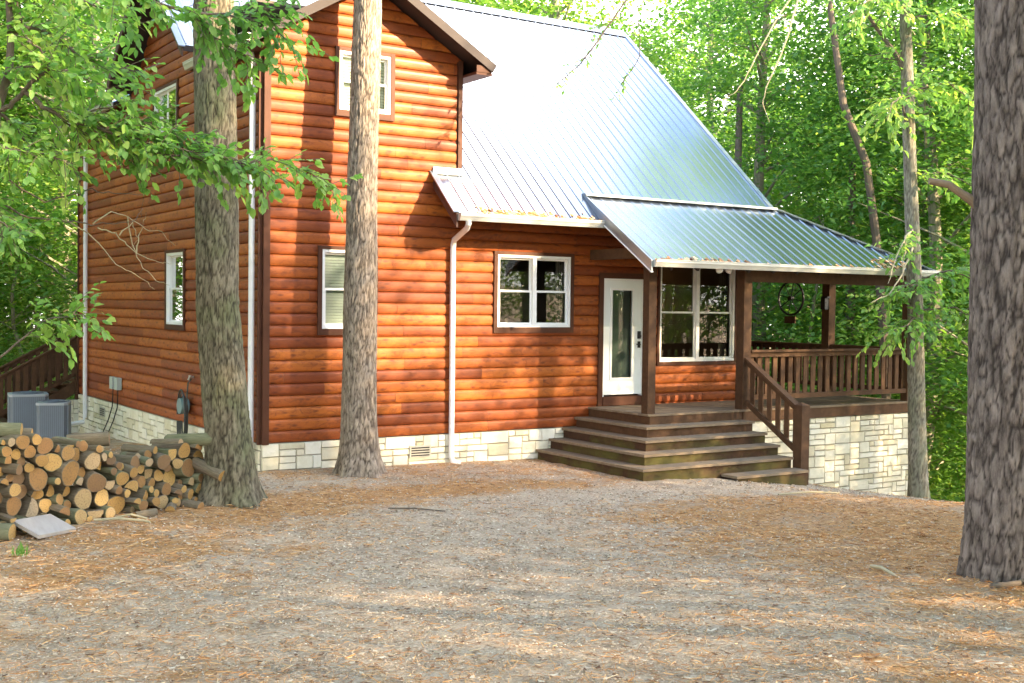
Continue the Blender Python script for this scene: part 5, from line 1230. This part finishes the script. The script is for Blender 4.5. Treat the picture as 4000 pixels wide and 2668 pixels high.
# ------------------------------------------------------------------ air conditioners
M_AC = simple('grey_painted_metal', (0.13, 0.155, 0.19), 0.5, 0.1, 0.08); M_ACL = simple('light_grey_metal', (0.34, 0.37, 0.41), 0.45, 0.2, 0.06)
def ac_unit(x, y, z, s_, h_, rz, lab):
    root = empty('air_conditioner', (x, y, z), lab, 'air conditioner', 'air conditioning units beside the cabin'); root.rotation_euler = (0, 0, rz); a = s_ / 2
    def part(nm, mb, m_, par=root):
        me_o = mb.build(nm, m_); me_o.parent = par; me_o.location = (0, 0, 0); return me_o
    def rr(q, c=0.07): return [(q - c, -q), (q, -q + c), (q, q - c), (q - c, q), (-q + c, q), (-q, q - c), (-q, -q + c), (-q + c, -q)]
    def prism(mb, q, z0, z1, c=0.07):
        P_ = rr(q, c); n_ = len(P_)
        for i in range(n_): mb.face([(*P_[i], z0), (*P_[(i + 1) % n_], z0), (*P_[(i + 1) % n_], z1), (*P_[i], z1)])
        mb.face([(*p, z1) for p in P_]); mb.face([(*p, z0) for p in P_][::-1])
    mb = MB(); prism(mb, a - 0.015, 0.06, h_ - 0.05); part('cabinet', mb, M_AC)
    mb = MB(); prism(mb, a, 0.0, 0.06); part('base_pan', mb, M_ACL)
    mb = MB(); prism(mb, a, h_ - 0.05, h_); tp = part('top_cover', mb, M_ACL)
    mb = MB(); n_ = int(s_ / 0.045)
    for i in range(n_):
        t = -a + 0.07 + (s_ - 0.14) * (i + .5) / n_
        for A, B_ in (((t - .012, -a, .08), (t + .012, -a + .016, h_ - .06)), ((t - .012, a - .016, .08), (t + .012, a, h_ - .06)), ((-a, t - .012, .08), (-a + .016, t + .012, h_ - .06)), ((a - .016, t - .012, .08), (a, t + .012, h_ - .06))): mb.box(A, B_)
    part('louvre_fins', mb, simple('fin_grey', (0.19, 0.22, 0.265), 0.5, 0.1, 0.08))
    mb = MB(); prism(mb, a * 0.8, h_, h_ + 0.012, 0.2)
    for k in range(3): mb.tube([((0.12 + .09 * k) * math.cos(t), (0.12 + .09 * k) * math.sin(t), h_ + 0.02) for t in [2 * math.pi * i / 20 for i in range(21)]], 0.006, 4, cap=False)
    part('fan_grille', mb, M_AC)
ac_unit(-1.30, 8.0, -0.32, 0.62, 0.86, math.radians(-20), 'nearer grey air conditioner standing in front of the other one')
ac_unit(-1.50, 9.5, -0.36, 0.78, 0.98, math.radians(-8), 'wider grey air conditioner half hidden behind the nearer one')

# ------------------------------------------------------------------ wagon wheel hanging under the porch beam
ww = empty('wagon_wheel', (13.05, 1.55, 2.86), 'dark round wagon wheel ornament hanging under the porch roof', 'wheel ornament')
def rel(mb, nm, m_, par=ww):
    o = mb.build(nm, m_, None, True); o.parent = par; o.location = (0, 0, 0); return o
mb = MB(); mb.tube([(0, 0.37 * math.cos(t), 0.37 * math.sin(t)) for t in [2 * math.pi * i / 36 for i in range(37)]], 0.024, 8, cap=False); rel(mb, 'rim', M_BLACK)
mb = MB(); mb.tube([(-0.05, 0, 0), (0.05, 0, 0)], 0.055, 14); rel(mb, 'hub', M_BLACK)
for i in range(8):
    t = math.pi * i / 4 + .2; mb = MB(); mb.tube([(0, 0.05 * math.cos(t), 0.05 * math.sin(t)), (0, 0.36 * math.cos(t), 0.36 * math.sin(t))], 0.011, 6); rel(mb, 'spoke', M_BLACK)
mb = MB(); mb.tube([(0, 0, 0.38), (0, 0, 0.42)], 0.008, 5); rel(mb, 'hanger', M_BLACK)
mb = MB(); mb.box((-0.03, -0.16, -0.56), (0.0, 0.16, -0.40)); rel(mb, 'name_board', M_DECK)

# warm lamp inside, seen through the big window
lp = empty('ceiling_lamp', (9.0, 2.4, 3.0), 'warm glowing lamp inside behind the big porch window', 'lamp')
me_, t_, b_ = mat('warm_lamp_glass', (1, .75, .4), 0.4); b_.inputs['Emission Color'].default_value = (1, 0.5, 0.16, 1); b_.inputs['Emission Strength'].default_value = 1.6
mb = MB(); mb.box((-0.5, -0.03, -0.03), (0.5, 0.03, 0.0)); o = mb.build('lamp_shade', me_); o.parent = lp; o.location = (0, 0, 0)
mb = MB(); mb.tube([(0, 0, 0), (0, 0, 0.75)], 0.012, 6); o = mb.build('rod', M_BLACK); o.parent = lp; o.location = (0, 0, 0)
